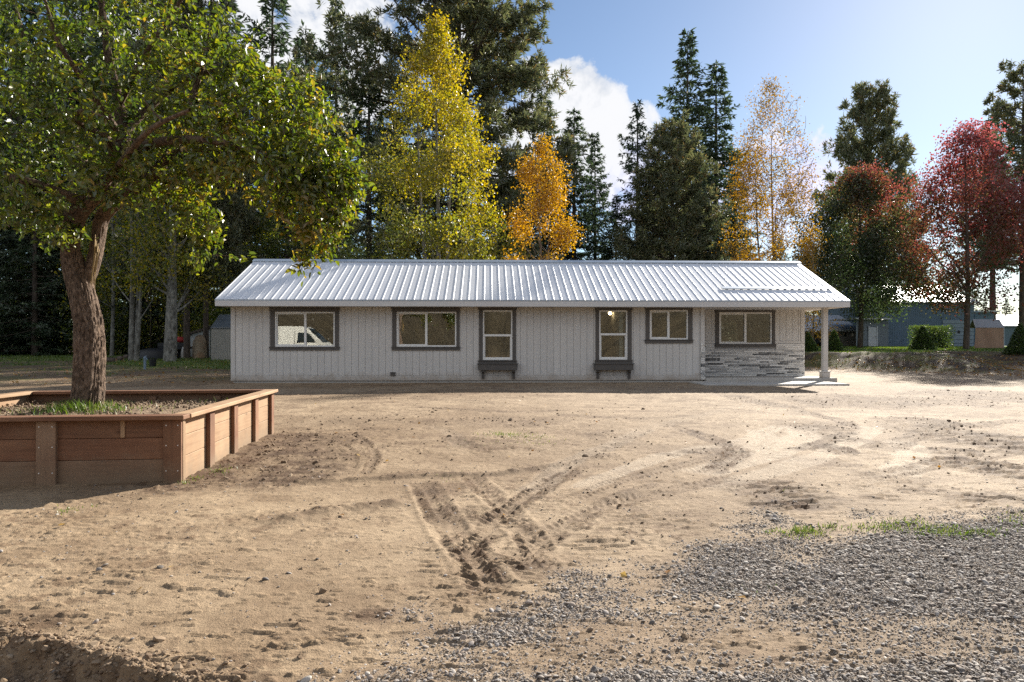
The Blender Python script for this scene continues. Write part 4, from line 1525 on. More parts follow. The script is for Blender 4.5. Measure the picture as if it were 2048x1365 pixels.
def rough_trunk(P, R, n, rows, rng, amp, flare=None):
    """big stem with furrowed bark relief"""
    Q = smooth_path(np.column_stack([P, R]), rows)
    V, Fa = tube(Q[:, :3], Q[:, 3], n)
    i = np.arange(len(Q)).repeat(n); j = np.tile(np.arange(n), len(Q))
    ang = j / n * 2 * np.pi
    c = Q[i, :3]; rr = unit(V - c)
    zz = np.concatenate([[0], np.cumsum(np.linalg.norm(np.diff(Q[:, :3], axis=0), axis=1))])[i]
    ca_, sa_ = np.cos(ang), np.sin(ang)
    f1 = fbm(ca_ * 4.5 + zz * 1.1 + 9, sa_ * 4.5 + zz * 1.9, 4, 91)
    f2 = fbm(ca_ * 1.3 + zz * .8 + 3, sa_ * 1.3 - zz * .5, 3, 92)
    f3 = fbm(ca_ * 14 + zz * 3, sa_ * 14 + zz * 6, 3, 93)
    f4 = np.abs(fbm(ca_ * 9 + zz * 2.2 + 4, sa_ * 9 - zz * 2.6, 3, 94) - .5)
    dsp = (f1 - .5) * .8 + (f2 - .5) * 1.3 + (f3 - .5) * 1.0 - sstep(.07, .0, f4) * .55
    V = V + rr * (dsp * amp * (Q[i, 3] / .17 + .2))[:, None]
    if flare is not None:
        e = np.exp(-zz / flare[0]) * (.5 + .5 * np.cos(ang * 5 + 1) ** 2 + .35 * np.cos(ang * 3))
        V = V + rr * (e * flare[1])[:, None]
    return V, Fa


def join_np(parts):
    V, Fs, n = [], [], 0
    for v, f in parts:
        V.append(v); Fs.append(np.asarray(f) + n); n += len(v)
    return np.concatenate(V), Fs


# ---- apple tree
def apple():
    rng = np.random.default_rng(5)
    base = at(172, 828, 7.47)
    tree = thing('apple_tree', 'old leaning apple tree with green leaves growing inside the timber planter', 'tree', (base.x, base.y, .40))
    O = np.array(tree.location)

    def L(pts):
        P = np.array([at(a, b, d) for a, b, d, r in pts]) - O
        return P, np.array([p[3] for p in pts])
    D0 = 7.47
    trunk = L([(172, 850, D0, .168), (174, 815, D0, .156), (177, 770, D0, .148), (178, 700, D0, .144), (175, 650, D0, .136), (164, 595, D0, .124), (151, 545, D0, .112),
               (143, 510, D0 - .03, .092), (142, 475, D0 - .06, .088), (150, 440, D0 - .08, .092), (172, 408, D0 - .1, .088), (205, 375, D0 - .1, .082), (232, 335, D0 - .05, .082), (246, 280, D0, .07), (238, 210, D0 + .1, .055),
               (218, 120, D0 + .1, .042), (205, 20, D0 + .05, .03), (195, -80, D0, .018)])
    right = L([(166, 580, D0 + .03, .085), (186, 528, D0 + .06, .072), (196, 482, D0 + .1, .068), (203, 438, D0 + .1, .072), (232, 405, D0 + .05, .067), (268, 378, D0 - .02, .06), (310, 345, D0 - .1, .055), (345, 300, D0 - .1, .046),
               (372, 230, D0 - .05, .036), (400, 150, D0, .026), (420, 70, D0, .016)])
    limbs = [L(p) for p in (
        [(240, 318, D0 - .05, .06), (290, 292, D0 - .35, .05), (353, 280, D0 - .55, .044), (430, 283, D0 - .6, .038), (513, 304, D0 - .55, .031), (590, 345, D0 - .4, .024), (655, 395, D0 - .3, .017), (690, 440, D0 - .2, .01)],
        [(345, 300, D0 - .1, .035), (400, 300, D0 + .1, .032), (470, 310, D0 + .3, .028), (560, 300, D0 + .5, .022), (640, 300, D0 + .5, .015), (700, 330, D0 + .4, .009)],
        [(245, 270, D0, .05), (300, 215, D0 + .2, .042), (370, 160, D0 + .3, .034), (450, 140, D0 + .2, .027), (530, 150, D0 + .1, .02), (610, 190, D0, .012)],
        [(172, 408, D0 - .1, .06), (120, 385, D0 - .3, .05), (60, 365, D0 - .5, .042), (-20, 345, D0 - .6, .034), (-120, 330, D0 - .7, .022)],
        [(205, 375, D0 - .1, .05), (160, 310, D0 + .3, .042), (110, 220, D0 + .6, .034), (60, 110, D0 + .7, .025), (20, -30, D0 + .7, .014)],
        [(232, 335, D0 - .05, .045), (217, 279, D0 - .5, .036), (180, 258, D0 - .75, .03), (158, 245, D0 - .9, .026), (152, 228, D0 - 1, .022), (175, 222, D0 - 1.05, .018), (220, 240, D0 - 1.1, .010)],
        [(238, 210, D0 + .1, .04), (290, 110, D0 - .2, .032), (350, 20, D0 - .4, .022), (400, -60, D0 - .5, .012)],
        [(205, 375, D0 - .1, .045), (240, 330, D0 - .7, .036), (300, 260, D0 - 1.2, .027), (380, 220, D0 - 1.5, .016)],
        [(246, 280, D0, .04), (180, 180, D0 - .6, .032), (120, 90, D0 - 1.0, .022), (90, 0, D0 - 1.2, .012)],
        [(310, 345, D0 - .1, .03), (350, 385, D0 + .1, .022), (385, 425, D0 + .1, .015), (405, 480, D0 + .1, .009)],
        [(560, 320, D0 - .4, .018), (600, 390, D0 - .1, .014), (615, 470, D0, .009)],
        [(150, 440, D0 - .08, .05), (105, 410, D0 + .3, .04), (40, 410, D0 + .7, .03), (-60, 420, D0 + .9, .02)],
    )]
    limbs = [tuple(np.split(smooth_path(np.column_stack([p, r]), 3), [3], axis=1)) for p, r in limbs]
    limbs = [(p, r[:, 0]) for p, r in limbs]
    parts = [rough_trunk(*trunk, 110, 24, rng, .030, (.16, .06)), rough_trunk(*right, 40, 10, rng, .024)]
    V, Fs = join_np(parts)
    link('trunk', new_mesh('trunk', V, np.concatenate(Fs), MAT['apple_bark'], True), tree)
    wood_ = [(trunk[0][6:], trunk[1][6:]), right] + limbs
    sh = []
    for k in range(6):
        a, b_ = 186 + k * 1.6 + rng.uniform(-1, 1), 183 + k * 1.2 + rng.uniform(-3, 2)
        P, R = L([(a + 4, 470 + k * 6, D0 - .07, .006), (a + 2, 510, D0 - .13, .006), ((a + b_) / 2, 545, D0 - .15, .005), (b_, 575 + rng.uniform(-12, 6), D0 - .16, .003)])
        sh.append((smooth_path(P, 3), np.linspace(.006, .003, 10)))
    link('dry_shoots', tubes_mesh('dry_shoots', sh, MAT['dry_stem']), tree, kind='stuff')
    # where leaves stand: (px, py, depth, rx px, ry px, rd m, weight)
    blobs = [(190, 130, 7.5, 330, 250, 1.7, 620), (60, 300, 7.3, 240, 150, 1.5, 260), (470, 275, 7.3, 190, 130, 1.1, 235), (580, 325, 7.3, 145, 105, .9, 165), (560, 230, 7.3, 150, 110, .9, 45), (640, 300, 7.2, 110, 110, .7, 40), (620, 400, 7.2, 95, 95, .6, 140),
             (385, 410, 7.3, 70, 85, .6, 70), (410, 490, 7.4, 32, 60, .3, 22), (640, 480, 7.2, 55, 55, .4, 40), (300, 360, 7.3, 170, 70, .9, 120), (40, 425, 7.5, 120, 60, .9, 120), (200, -120, 7.5, 340, 140, 1.7, 230),
             (420, 130, 7.4, 90, 80, .8, 70), (685, 340, 7.1, 55, 75, .4, 50), (618, 535, 7.2, 18, 22, .12, 7), (520, 185, 7.2, 100, 55, .6, 70), (500, 90, 7.3, 40, 30, .4, 8), (110, 470, 7.3, 60, 22, .4, 20), (500, 520, 7.3, 6, 6, .1, 1), (620, 215, 7.2, 55, 40, .4, 22), (720, 380, 7.1, 25, 40, .2, 10)]
    T, hue = [], []
    for px, py, d, rx, ry, rd_, n in blobs:
        q = rdir(n, rng) * (rng.random((n, 1)) ** (1 / 2.4))
        for a in q:
            p = np.array(at(px + a[0] * rx, py + a[2] * -ry, d + a[1] * rd_)) - O
            T.append(p)
    T = np.array(T)
    tubes, tips = grow(wood_, T, rng, .22, .009, .0032, up=.15, sag=.04)
    link('branches', tubes_mesh('branches', limbs + tubes, MAT['apple_bark']), tree)
    # leaves: a dozen or so on each twig end
    LP, LD, LN = [], [], []
    for (P, R), in zip([None] * 0):
        pass
    order_t = {tuple(np.round(tb[0][-1], 5)): tb for tb in tubes}
    for t, tip in zip(T, tips):
        n = rng.integers(9, 17)
        a = rng.random((n, 1))
        back = -tip * a * .26
        off = rng.normal(size=(n, 3)) * .035
        p = t + back + off
        side = rdir(n, rng)
        dr = unit(tip * .55 + side * .9 + np.array([0, 0, -.35]))
        LP.append(p); LD.append(dr)
        nn = unit(np.array([0, 0, 1.0]) + rdir(n, rng) * .75)
        LN.append(nn)
    LP, LD, LN = map(np.concatenate, (LP, LD, LN))
    m = len(LP)
    ln = rng.uniform(.040, .092, m)
    wd = ln * rng.uniform(.48, .66, m)
    # redder / yellower patches to the right, deeper green to the left
    h = .44 + .30 * sstep(-.8, 2.2, LP[:, 0]) + (fbm(LP[:, 0] * 1.3 + 9, LP[:, 2] * 1.3 + LP[:, 1], 3, 6) - .5) * .55
    # 300 leaves that show largest get bodies of their own
    w = LP + O
    dcam = w[:, 1]
    view = (w[:, 0] / dcam > -.72) & (w[:, 0] / dcam < -.16) & (w[:, 2] < 1.18 + .5 * dcam)
    score = dcam - .9 * (LP[:, 0] > 1.2) + np.where(view, 0, 99)
    own = np.argsort(score)[:300]
    rest = np.setdiff1d(np.arange(m), own)
    V, Fa, per = leaf_geo(LP[rest], LD[rest], LN[rest], ln[rest], wd[rest], True)
    me = new_mesh('crown', V, Fa, MAT['apple_leaf'], False, {'hue': np.repeat(h[rest], per)})
    link('crown', me, tree, kind='stuff')
    protos = []
    for k in range(5):
        V, Fa, per = leaf_geo(np.zeros((1, 3)), np.array([[1., 0, 0]]), np.array([[0, 0, 1.]]), 1.0, .57, True, .2 + .05 * k)
        protos.append(new_mesh('leaf', V, Fa, MAT['apple_leaf'], False, {'hue': np.full(per, .3 + .12 * k)}))
    for q, i in enumerate(own):
        D = LD[i]; S = np.cross(LN[i], D); S /= np.linalg.norm(S); Nn = np.cross(D, S)
        M = Matrix(((D[0], S[0], Nn[0], LP[i][0]), (D[1], S[1], Nn[1], LP[i][1]), (D[2], S[2], Nn[2], LP[i][2]), (0, 0, 0, 1)))
        o = link('leaf', protos[q % 5], tree)
        o.matrix_local = M @ Matrix.Scale(ln[i], 4)
    return tree


apple_tree = apple()


# ---- conifers
def conifer_mesh(H, R, seed, style='fir', z0f=.06, taper=.85, droop=(-.45, .25), gap=.42, per=6, nl=.34, nw=.13, dens=7.0, irregular=.3, lean=0.0, deadlow=0.0):
    rng = np.random.default_rng(seed)
    z0 = H * z0f
    P, D, Nn, LL, WW, hue = [], [], [], [], [], []
    tubes = []
    bx = lambda z: lean * (z / H) ** 2
    tp = np.array([[bx(z), 0, z] for z in np.linspace(0, H, 14)])
    r0 = H * .0125 + .05
    tubes.append((tp, np.linspace(r0, .02, 14)))
    z = z0
    sect = rng.uniform(.7, 1.2, 40)
    while z < H - .25:
        t = (z - z0) / (H - z0)
        n = max(3, int(rng.normal(per * (1 - .25 * t), 1)))
        a0 = rng.uniform(0, 6.28)
        for b in range(n):
            az = a0 + b * 6.283 / n + rng.normal() * .25
            lump = sect[int((az % 6.28) / 6.29 * 6) + 6 * int(t * 5.99) if int((az % 6.28) / 6.29 * 6) + 6 * int(t * 5.99) < 40 else 0]
            Lb = (R * min(1.0, (1 - t) ** taper * 1.02) * (1 + irregular * rng.normal()) * (1 + (lump - .95) * irregular * 1.6) + .12)
            if style == 'ponderosa':
                Lb *= min(1, .55 + 2.2 * t)
            if t < deadlow and rng.random() < .7:
                continue
            Lb = max(Lb, .1)
            zb = z + rng.normal() * gap * .35
            sl = droop[0] + (droop[1] - droop[0]) * t + rng.normal() * .1
            ns = max(5, int(Lb * 4))
            s = np.linspace(0, 1, ns)
            h = np.array([math.cos(az), math.sin(az), 0])
            Pb = np.array([bx(zb), 0, zb]) + h * (s * Lb)[:, None]
            Pb[:, 2] += Lb * (sl * s + .22 * s * s)
            Pb += rng.normal(size=(ns, 3)) * .02 * Lb * s[:, None]
            tubes.append((Pb[::max(1, ns // 5)], np.linspace(.012 * Lb + .008, .006, len(Pb[::max(1, ns // 5)]))))
            side = np.array([-h[1], h[0], 0])
            if style == 'fir':
                k = max(4, int(Lb * dens))
                ss = np.clip(rng.uniform(.08, 1.0, k) ** .8, 0, 1)
                pp = np.stack([np.interp(ss, s, Pb[:, c]) for c in range(3)], 1)
                sg = rng.choice([-1, 1], k)[:, None]
                tl = (.30 * Lb * (1 - ss) + .16)[:, None] * rng.uniform(.6, 1.2, (k, 1))
                dd = unit(h * .75 + side * sg * .8 + np.array([0, 0, -.12]) + rng.normal(size=(k, 3)) * .15)
                for q in np.linspace(0, 1, 4):
                    keep = (tl[:, 0] * q < 10)
                    p = pp + dd * tl * q
                    d2 = unit(dd + rng.normal(size=(k, 3)) * .45 + np.array([0, 0, -.1]))
                    P.append(p); D.append(d2); Nn.append(unit(np.array([0, 0, 1.0]) + rng.normal(size=(k, 3)) * .6))
                    LL.append(nl * rng.uniform(.6, 1.2, k)); WW.append(nw * rng.uniform(.6, 1.2, k))
                    hue.append(np.clip(.35 + .35 * ss + rng.normal(size=k) * .12, 0, 1))
            else:
                k = max(2, int(Lb * dens * .4))
                ss = np.clip(1 - np.abs(rng.normal(size=k)) * .33, .1, 1)
                pp = np.stack([np.interp(ss, s, Pb[:, c]) for c in range(3)], 1)
                pp += rng.normal(size=(k, 3)) * .12 * Lb * np.array([.6, .6, .45]) * (1 - ss * .3)[:, None]
                for p in pp:
                    m = 15
                    P.append(np.repeat(p[None], m, 0) + rng.normal(size=(m, 3)) * .06); D.append(unit(rdir(m, rng) + h * .5 + np.array([0, 0, .35])))
                    Nn.append(rdir(m, rng)); LL.append(nl * rng.uniform(.7, 1.1, m)); WW.append(np.full(m, nw)); hue.append(np.clip(rng.normal() * .16 + .45 + .1 * t + rng.normal(size=m) * .05, 0, 1))
        z += gap * rng.uniform(.7, 1.3) * (1 - .35 * t)
    P, D, Nn, LL, WW, hue = map(np.concatenate, (P, D, Nn, LL, WW, hue))
    V, Fa, pv = leaf_geo(P, D, Nn, LL, WW, False, .1)
    mat = MAT['needle'] if style == 'fir' else MAT['pine_needle']
    crown = new_mesh('crown', V, Fa, mat, False, {'hue': np.repeat(hue, pv)})
    trunk = tubes_mesh('trunk', tubes, MAT['dark_bark'], 10)
    return trunk, crown, H


CONI = {}
CONI['fir_a'] = conifer_mesh(24, 3.9, 1, gap=.44, per=6, dens=7.0, nl=.46, nw=.15)
CONI['fir_b'] = conifer_mesh(24, 3.0, 2, gap=.44, per=6, dens=7.5, nl=.44, nw=.145, taper=.75, droop=(-.55, .1))
CONI['fir_c'] = conifer_mesh(24, 4.6, 3, gap=.62, per=5, dens=6.5, nl=.48, nw=.15, taper=.95, irregular=.36, droop=(-.35, .3))
CONI['pine_a'] = conifer_mesh(20, 4.3, 4, 'pine', .10, .62, (-.05, .75), .50, 7, .42, .10, 13, .22)
CONI['pine_b'] = conifer_mesh(16, 4.2, 5, 'pine', .04, .55, (.0, .8), .40, 8, .42, .08, 12, .18)
CONI['fir_high'] = conifer_mesh(24, 2.7, 8, z0f=.36, gap=.46, per=6, dens=8.5, nl=.48, nw=.18)
CONI['pine_high'] = conifer_mesh(24, 4.4, 9, 'pine', .30, .6, (-.1, .7), .58, 6, .44, .10, 12, .3)
CONI['ponderosa'] = conifer_mesh(32, 6.6, 6, 'ponderosa', .24, .42, (-.35, .5), .46, 5, .50, .10, 20, .40)


def place_conifer(kind, px, top, d, label, name='fir_tree', cat='tree', group=None, wide=1.0, rz=None, basez=None):
    b = at(px, HZ, d)
    zb = tz(b.x, b.y) if basez is None else basez
    Ht = CAMZ + (HZ - top) / F * d - zb
    trunk, crown, H = CONI[kind]
    t = thing(name, label, cat, (b.x, b.y, zb - .1), rz if rz is not None else RNG.uniform(0, 6.28), group)
    s = Ht / H
    t.scale = (s * wide, s * wide, s)
    link('trunk', trunk, t)
    link('crown', crown, t, kind='stuff')
    return t


place_conifer('ponderosa', 918, -235, 56, 'huge old pine with open dark crown rising out of frame behind the yellow poplar', 'pine_tree', rz=1.1)
place_conifer('pine_b', 1345, 252, 58, 'broad bushy olive green pine standing just behind the roof', 'pine_tree', wide=.95)
place_conifer('pine_b', 1738, 184, 100, 'dense rounded pine behind the smaller red topped maple', 'pine_tree', wide=.78)
place_conifer('fir_a', 1375, 62, 78, 'tallest pointed fir right of the white cloud', wide=1.0)
place_conifer('fir_b', 1432, 118, 80, 'slim dark fir close beside the tallest pointed fir', wide=1.15)
place_conifer('fir_c', 1275, 204, 68, 'fir with loose hanging branches standing before the white cloud', wide=1.0)
place_conifer('fir_b', 1148, 212, 66, 'narrow fir just right of the huge old pine', wide=1.1)
place_conifer('fir_a', 1190, 268, 72, 'shorter fir between the orange birch and the loose branched fir', wide=.9)
place_conifer('fir_b', 1088, 175, 68, 'fir half hidden behind the right edge of the huge old pine')
place_conifer('fir_a', 672, -18, 62, 'slender spire topped fir with sky on both sides', wide=.62)
place_conifer('fir_c', 545, -70, 60, 'tall fir rising over the upper right edge of the apple crown')
place_conifer('fir_b', 612, 50, 66, 'fir between the tall fir and the slender spire fir', wide=1.1)
place_conifer('fir_c', 738, 88, 56, 'broad dark fir left of the yellow poplar', wide=1.05)
place_conifer('fir_high', 1985, 230, 72, 'small pointed fir behind the larger red maple', wide=1.0)
place_conifer('pine_high', 2046, 132, 60, 'tall pine cut by the right edge of the picture', 'pine_tree')
for px, top, d, k, lab in ((2013, 596, 95, 'fir_a', 'tiny distant fir above the far right roof'), (1985, 612, 99, 'fir_b', 'smallest distant fir beside the bare trunks at far right')):
    place_conifer(k, px, top, d, lab, wide=1.1)
g1 = 'firs standing close together behind the apple tree'
for px, top, d, k in ((-150, -60, 52, 'fir_c'), (-40, -140, 60, 'fir_a'), (40, -60, 56, 'fir_b'), (105, -190, 64, 'fir_c'), (165, -100, 58, 'fir_a'), (225, -80, 66, 'fir_b'), (285, -150, 62, 'fir_c'),
                      (345, -60, 57, 'fir_a'), (400, 60, 60, 'fir_b'), (455, -20, 68, 'fir_c'), (490, 130, 58, 'fir_a'), (-260, -80, 60, 'fir_a'), (-380, -60, 58, 'fir_c'), (575, 190, 54, 'fir_a'), (-80, 200, 48, 'fir_a'), (70, 260, 50, 'fir_c')):
    place_conifer(k, px, top, d, 'dark fir in the dense stand behind the apple tree', group=g1)
g2 = 'far firs filling the gaps above the roof'
for px, top, d, k in ((660, 210, 70, 'fir_c'), (790, 250, 74, 'fir_a'), (870, 300, 66, 'fir_b'), (1000, 300, 70, 'fir_c'), (1048, 330, 64, 'fir_a'), (1120, 350, 72, 'fir_b'), (1232, 390, 66, 'fir_a'), (1310, 330, 64, 'fir_b'), (1400, 330, 58, 'fir_c'),
                      (1470, 300, 64, 'fir_a')):
    place_conifer(k, px, top, d, 'far fir seen only in a gap above the roof', group=g2)
g3 = 'distant firs along the horizon'
for px, top, d, k in ((1560, 470, 130, 'fir_a'), (1795, 590, 120, 'fir_c'), (1850, 560, 125, 'pine_a'), (1905, 575, 118, 'fir_a'), (1945, 560, 122, 'fir_c'), (1970, 590, 110, 'fir_b'), (1640, 560, 120, 'fir_c'), (1690, 540, 125, 'pine_a'), (1830, 560, 150, 'fir_a'), (1872, 575, 150, 'fir_b'), (2090, 560, 140, 'fir_c'), (2200, 520, 130, 'fir_a'), (2350, 420, 110, 'fir_c'), (-520, 100, 80, 'fir_a'), (-640, 120, 80, 'fir_c')):
    place_conifer(k, px, top, d, 'distant fir low on the horizon', group=g3)

g6 = 'firs on the bank behind the photographer'
for X_, Y_, h_ in ((-24, -38, 15), (-17, -34, 12), (-9, -40, 16), (-3, -33, 11), (3, -38, 15), (9, -34, 12), (15, -39, 15), (21, -33, 11), (-31, -34, 13), (27, -38, 14), (0, -46, 17), (12, -47, 17), (-13, -47, 17)):
    tr, crn, H_ = CONI[('fir_a', 'fir_c')[int(X_) % 2]]
    t_ = thing('fir_tree', 'fir on the bank mirrored in the house windows', 'tree', (X_, Y_, tz(X_, Y_) - .3), RNG.uniform(0, 6), g6)
    t_.scale = (h_ / H_ * 1.3, h_ / H_ * 1.3, h_ / H_)
    link('trunk', tr, t_); link('crown', crn, t_, kind='stuff')


# ---- broadleaved trees
def broadleaf(name, label, px, d, top, prof, lobes, lobe_r, ntar, per, leaf, mat, hue, bark, seed, stems=((0, 0),), z0=.12, r0=.12, up=.6, spread=.3, basez=None, bare=None, aspect=.75, group=None, trunk_top=.96, hang=0.0, rmin=.006):
    """prof: [(t, radius m)] along the height; hue: function of (x, y, t) -> value"""
    rng = np.random.default_rng(seed)
    b = at(px, HZ, d)
    zb = tz(b.x, b.y) if basez is None else basez
    H = CAMZ + (HZ - top) / F * d - zb
    t_ = thing(name, label, 'tree', (b.x, b.y, zb - .05), 0, group)
    pt = np.array([p[0] for p in prof]); pr = np.array([p[1] for p in prof])
    limbs = []
    for k, (sx, sy) in enumerate(stems):
        n = 16
        s = np.linspace(0, 1, n)
        hh = H * trunk_top * (1 if k == 0 else rng.uniform(.7, .9))
        P = np.stack([sx * (.25 + s) + rng.normal() * .2 * s + np.sin(s * 5 + k) * .1, sy * (.25 + s) + rng.normal() * .2 * s, s * hh], 1)
        limbs.append((P, np.linspace(r0 * (1 if k == 0 else .8), .015, n)))
    for k in range(int(10 + H)):
        t = rng.uniform(z0 + .02, .82); i = rng.integers(len(limbs[:len(stems)]))
        P0, R0 = limbs[i]
        zi = min(int(t * 15), 14)
        az = rng.uniform(0, 6.28); r = np.interp(t + .12, pt, pr) * rng.uniform(.6, .95)
        s = np.linspace(0, 1, 7)
        a = P0[zi]
        e = np.array([math.cos(az) * r, math.sin(az) * r, r * rng.uniform(.7, 1.5) * (1 if up else .6)])
        P = a + e * s[:, None] + np.stack([0 * s, 0 * s, -np.sin(s * 3.14) * .1 * r], 1)
        limbs.append((P, np.linspace(max(R0[zi] * .45, .012), .008, 7)))
    # lobes of foliage give the crown an uneven outline
    C = []
    for k in range(lobes):
        t = rng.uniform(z0, 1.0) if k > 3 else (.985, .95, .9, .86)[k]
        r = np.interp(t, pt, pr)
        az = rng.uniform(0, 6.28); q = rng.uniform(.35, 1.0) if r > lobe_r else .3
        C.append((math.cos(az) * r * q, math.sin(az) * r * q, t * H, lobe_r * rng.uniform(.55, 1.25) * (.55 + .45 * min(1, r / pr.max() * 1.4))))
    C = np.array(C)
    wgt = C[:, 3] ** 2; wgt /= wgt.sum()
    ci = rng.choice(len(C), ntar, p=wgt)
    q = rdir(ntar, rng) * (rng.random((ntar, 1)) ** (1 / 2.6))
    T = C[ci, :3] + q * C[ci, 3:4] * np.array([1, 1, 1.25])
    T[:, 2] = np.clip(T[:, 2], z0 * H * .8, H * 1.02)
    tubes, tips = grow(limbs, T, rng, .5, .008, rmin, up=up, sag=-.03)
    link('trunk', tubes_mesh('trunk', limbs + tubes, bark), t_)
    tt = T[:, 2] / H
    if bare is not None:
        keep = rng.random(ntar) < bare(T[:, 0], T[:, 1], tt)
        T, tips, tt = T[keep], tips[keep], tt[keep]
    n = per
    P = np.repeat(T, n, 0) + rng.normal(size=(len(T) * n, 3)) * spread * np.array([1, 1, 1.0])
    if hang:
        P[:, 2] -= np.abs(rng.normal(size=len(P))) * hang
    D = unit(rdir(len(P), rng) + np.array([0, 0, -.45]))
    Nn = rdir(len(P), rng)
    ll = leaf * rng.uniform(.65, 1.25, len(P))
    V, Fa, pv = leaf_geo(P, D, Nn, ll, ll * aspect, False, .2)
    hv = np.clip(hue(P[:, 0], P[:, 1], P[:, 2] / H) + (fbm(P[:, 0] * .8 + 7, P[:, 2] * .8 + P[:, 1] * .5, 3, seed) - .5) * .6, 0, 1)
    link('crown', new_mesh('crown', V, Fa, mat, False, {'hue': np.repeat(hv, pv)}), t_, kind='stuff')
    return t_


broadleaf('poplar_tree', 'tall yellow green poplar spire behind the middle of the roof', 872, 37, 44, [(0, 3.0), (.1, 4.3), (.25, 4.8), (.42, 4.6), (.62, 3.6), (.8, 2.1), (.92, .9), (1, .15)], 140, .85, 3000, 17, .145, MAT['aspen_leaf'],
          lambda x, y, t: .14 + .62 * t + .03 * x, MAT['pale_bark'], 21, ((0, 0), (.7, .2), (-.8, .3)), .06, .17, up=1.1, spread=.26)
broadleaf('birch_tree', 'orange gold birch with drooping sprays behind the roof', 1085, 34, 272, [(0, 2.3), (.2, 2.8), (.45, 2.6), (.58, 1.7), (.75, 1.5), (.9, .7), (1, .2)], 46, .62, 1250, 16, .115, MAT['birch_leaf'],
          lambda x, y, t: .42 + .1 * t, MAT['birch_bark'], 22, ((0, 0), (.5, .1)), .08, .10, up=.7, spread=.2, hang=.25)
broadleaf('birch_tree', 'thin half bare birch with sparse yellow leaves at the roof end', 1543, 45, 160, [(0, 1.6), (.2, 3.0), (.45, 3.0), (.7, 2.2), (.9, 1.1), (1, .3)], 90, .95, 2300, 12, .125, MAT['dull_birch_leaf'],
          lambda x, y, t: .22 + .25 * (1 - t) - .05 * x, MAT['birch_bark'], 23, ((0, 0), (.8, .2), (-.9, .4)), .08, .13, up=.8, spread=.26, bare=lambda x, y, t: np.clip(1.35 - 1.1 * t - .13 * x, .12, .97), hang=.2, rmin=.013, trunk_top=.8)
broadleaf('young_birch', 'small yellow leaved birch showing past the gable end', 1622, 42, 462, [(0, .8), (.3, 1.3), (.7, 1.0), (1, .3)], 20, .5, 260, 12, .11, MAT['birch_leaf'], lambda x, y, t: .25, MAT['pale_bark'], 24, ((0, 0),), .1, .06)
broadleaf('maple_tree', 'smaller maple with dark green leaves and a red top', 1720, 55, 352, [(0, 2.8), (.14, 3.9), (.3, 4.7), (.55, 4.4), (.8, 3.2), (.95, 1.7), (1, .6)], 95, 1.5, 2300, 16, .165, MAT['maple_leaf'],
          lambda x, y, t: .06 + .62 * np.clip((t - .56) * 1.6 + x * .11 + .5 * (fbm(x * .9 + 5, t * 14, 3, 99) - .45), 0, 1.15), MAT['dark_bark'], 25, ((0, 0),), .25, .22, up=.7, spread=.30, aspect=.95)
broadleaf('maple_tree', 'larger broad maple in crimson and rust by the right edge', 1932, 47, 256, [(0, 1.6), (.16, 3.2), (.35, 4.3), (.6, 3.9), (.82, 2.6), (.95, 1.3), (1, .5)], 95, 1.3, 2000, 14, .16, MAT['maple_leaf'],
          lambda x, y, t: .28 + .55 * t + .03 * x, MAT['dark_bark'], 26, ((0, 0),), .23, .20, up=.8, spread=.28, aspect=.95)
# pale trunked trees at the left
UL = MAT['under_leaf']
for k, (px, d, top, st, r0, lab) in enumerate((
        (262, 38, 120, ((0, 0), (.55, .2), (1.0, -.2), (.25, .5)), .15, 'clump of slim pale aspen stems behind the apple trunk'),
        (338, 37, 60, ((0, 0), (.25, .1)), .30, 'thick double trunked cottonwood right of the aspen clump'),
        (224, 47, 200, ((0, 0),), .14, 'lone straight aspen standing deep in the shade'))):
    broadleaf('aspen_tree' if k != 1 else 'cottonwood_tree', lab, px, d, top, [(0, 1.0), (.25, 2.5), (.5, 3.0), (.8, 2.0), (1, .5)], 45, 1.0, 700, 14, .15, UL, lambda x, y, t: .35 + .3 * (1 - t), MAT['pale_bark'], 31 + k, st, .22, r0, up=.8, spread=.3)
for k, (px, d, top, lab) in enumerate(((374, 41, -40, 'dark straight pine trunk left of the tan tarpaulin'), (412, 42, 40, 'grey straight pine trunk against the left end of the shed'))):
    place_conifer('ponderosa', px, top, d, lab, 'pine_tree', wide=.62)
g4 = 'young leafy saplings under the firs'
for k, (px, d, top, w) in enumerate(((470, 48, 400, 2.4), (430, 52, 440, 2.6), (200, 50, 470, 2.6), (120, 56, 480, 2.6), (40, 54, 500, 2.8), (300, 52, 430, 2.6), (-60, 55, 470, 2.8), (520, 44, 430, 2.2), (640, 46, 420, 2.4), (560, 50, 380, 2.6), (365, 50, 470, 2.0))):
    broadleaf('sapling', 'leafy young tree growing under the firs', px, d, top, [(0, w * .7), (.3, w), (.7, w * .8), (1, .4)], 26, .9, 330, 13, .15, UL, lambda x, y, t, q=k: (.25, .5, .35, .2, .1, .45, .15, .3, .35, .25, .5)[q], MAT['dark_bark'], 50 + k, ((0, 0),), .04, .07, spread=.3, group=g4)


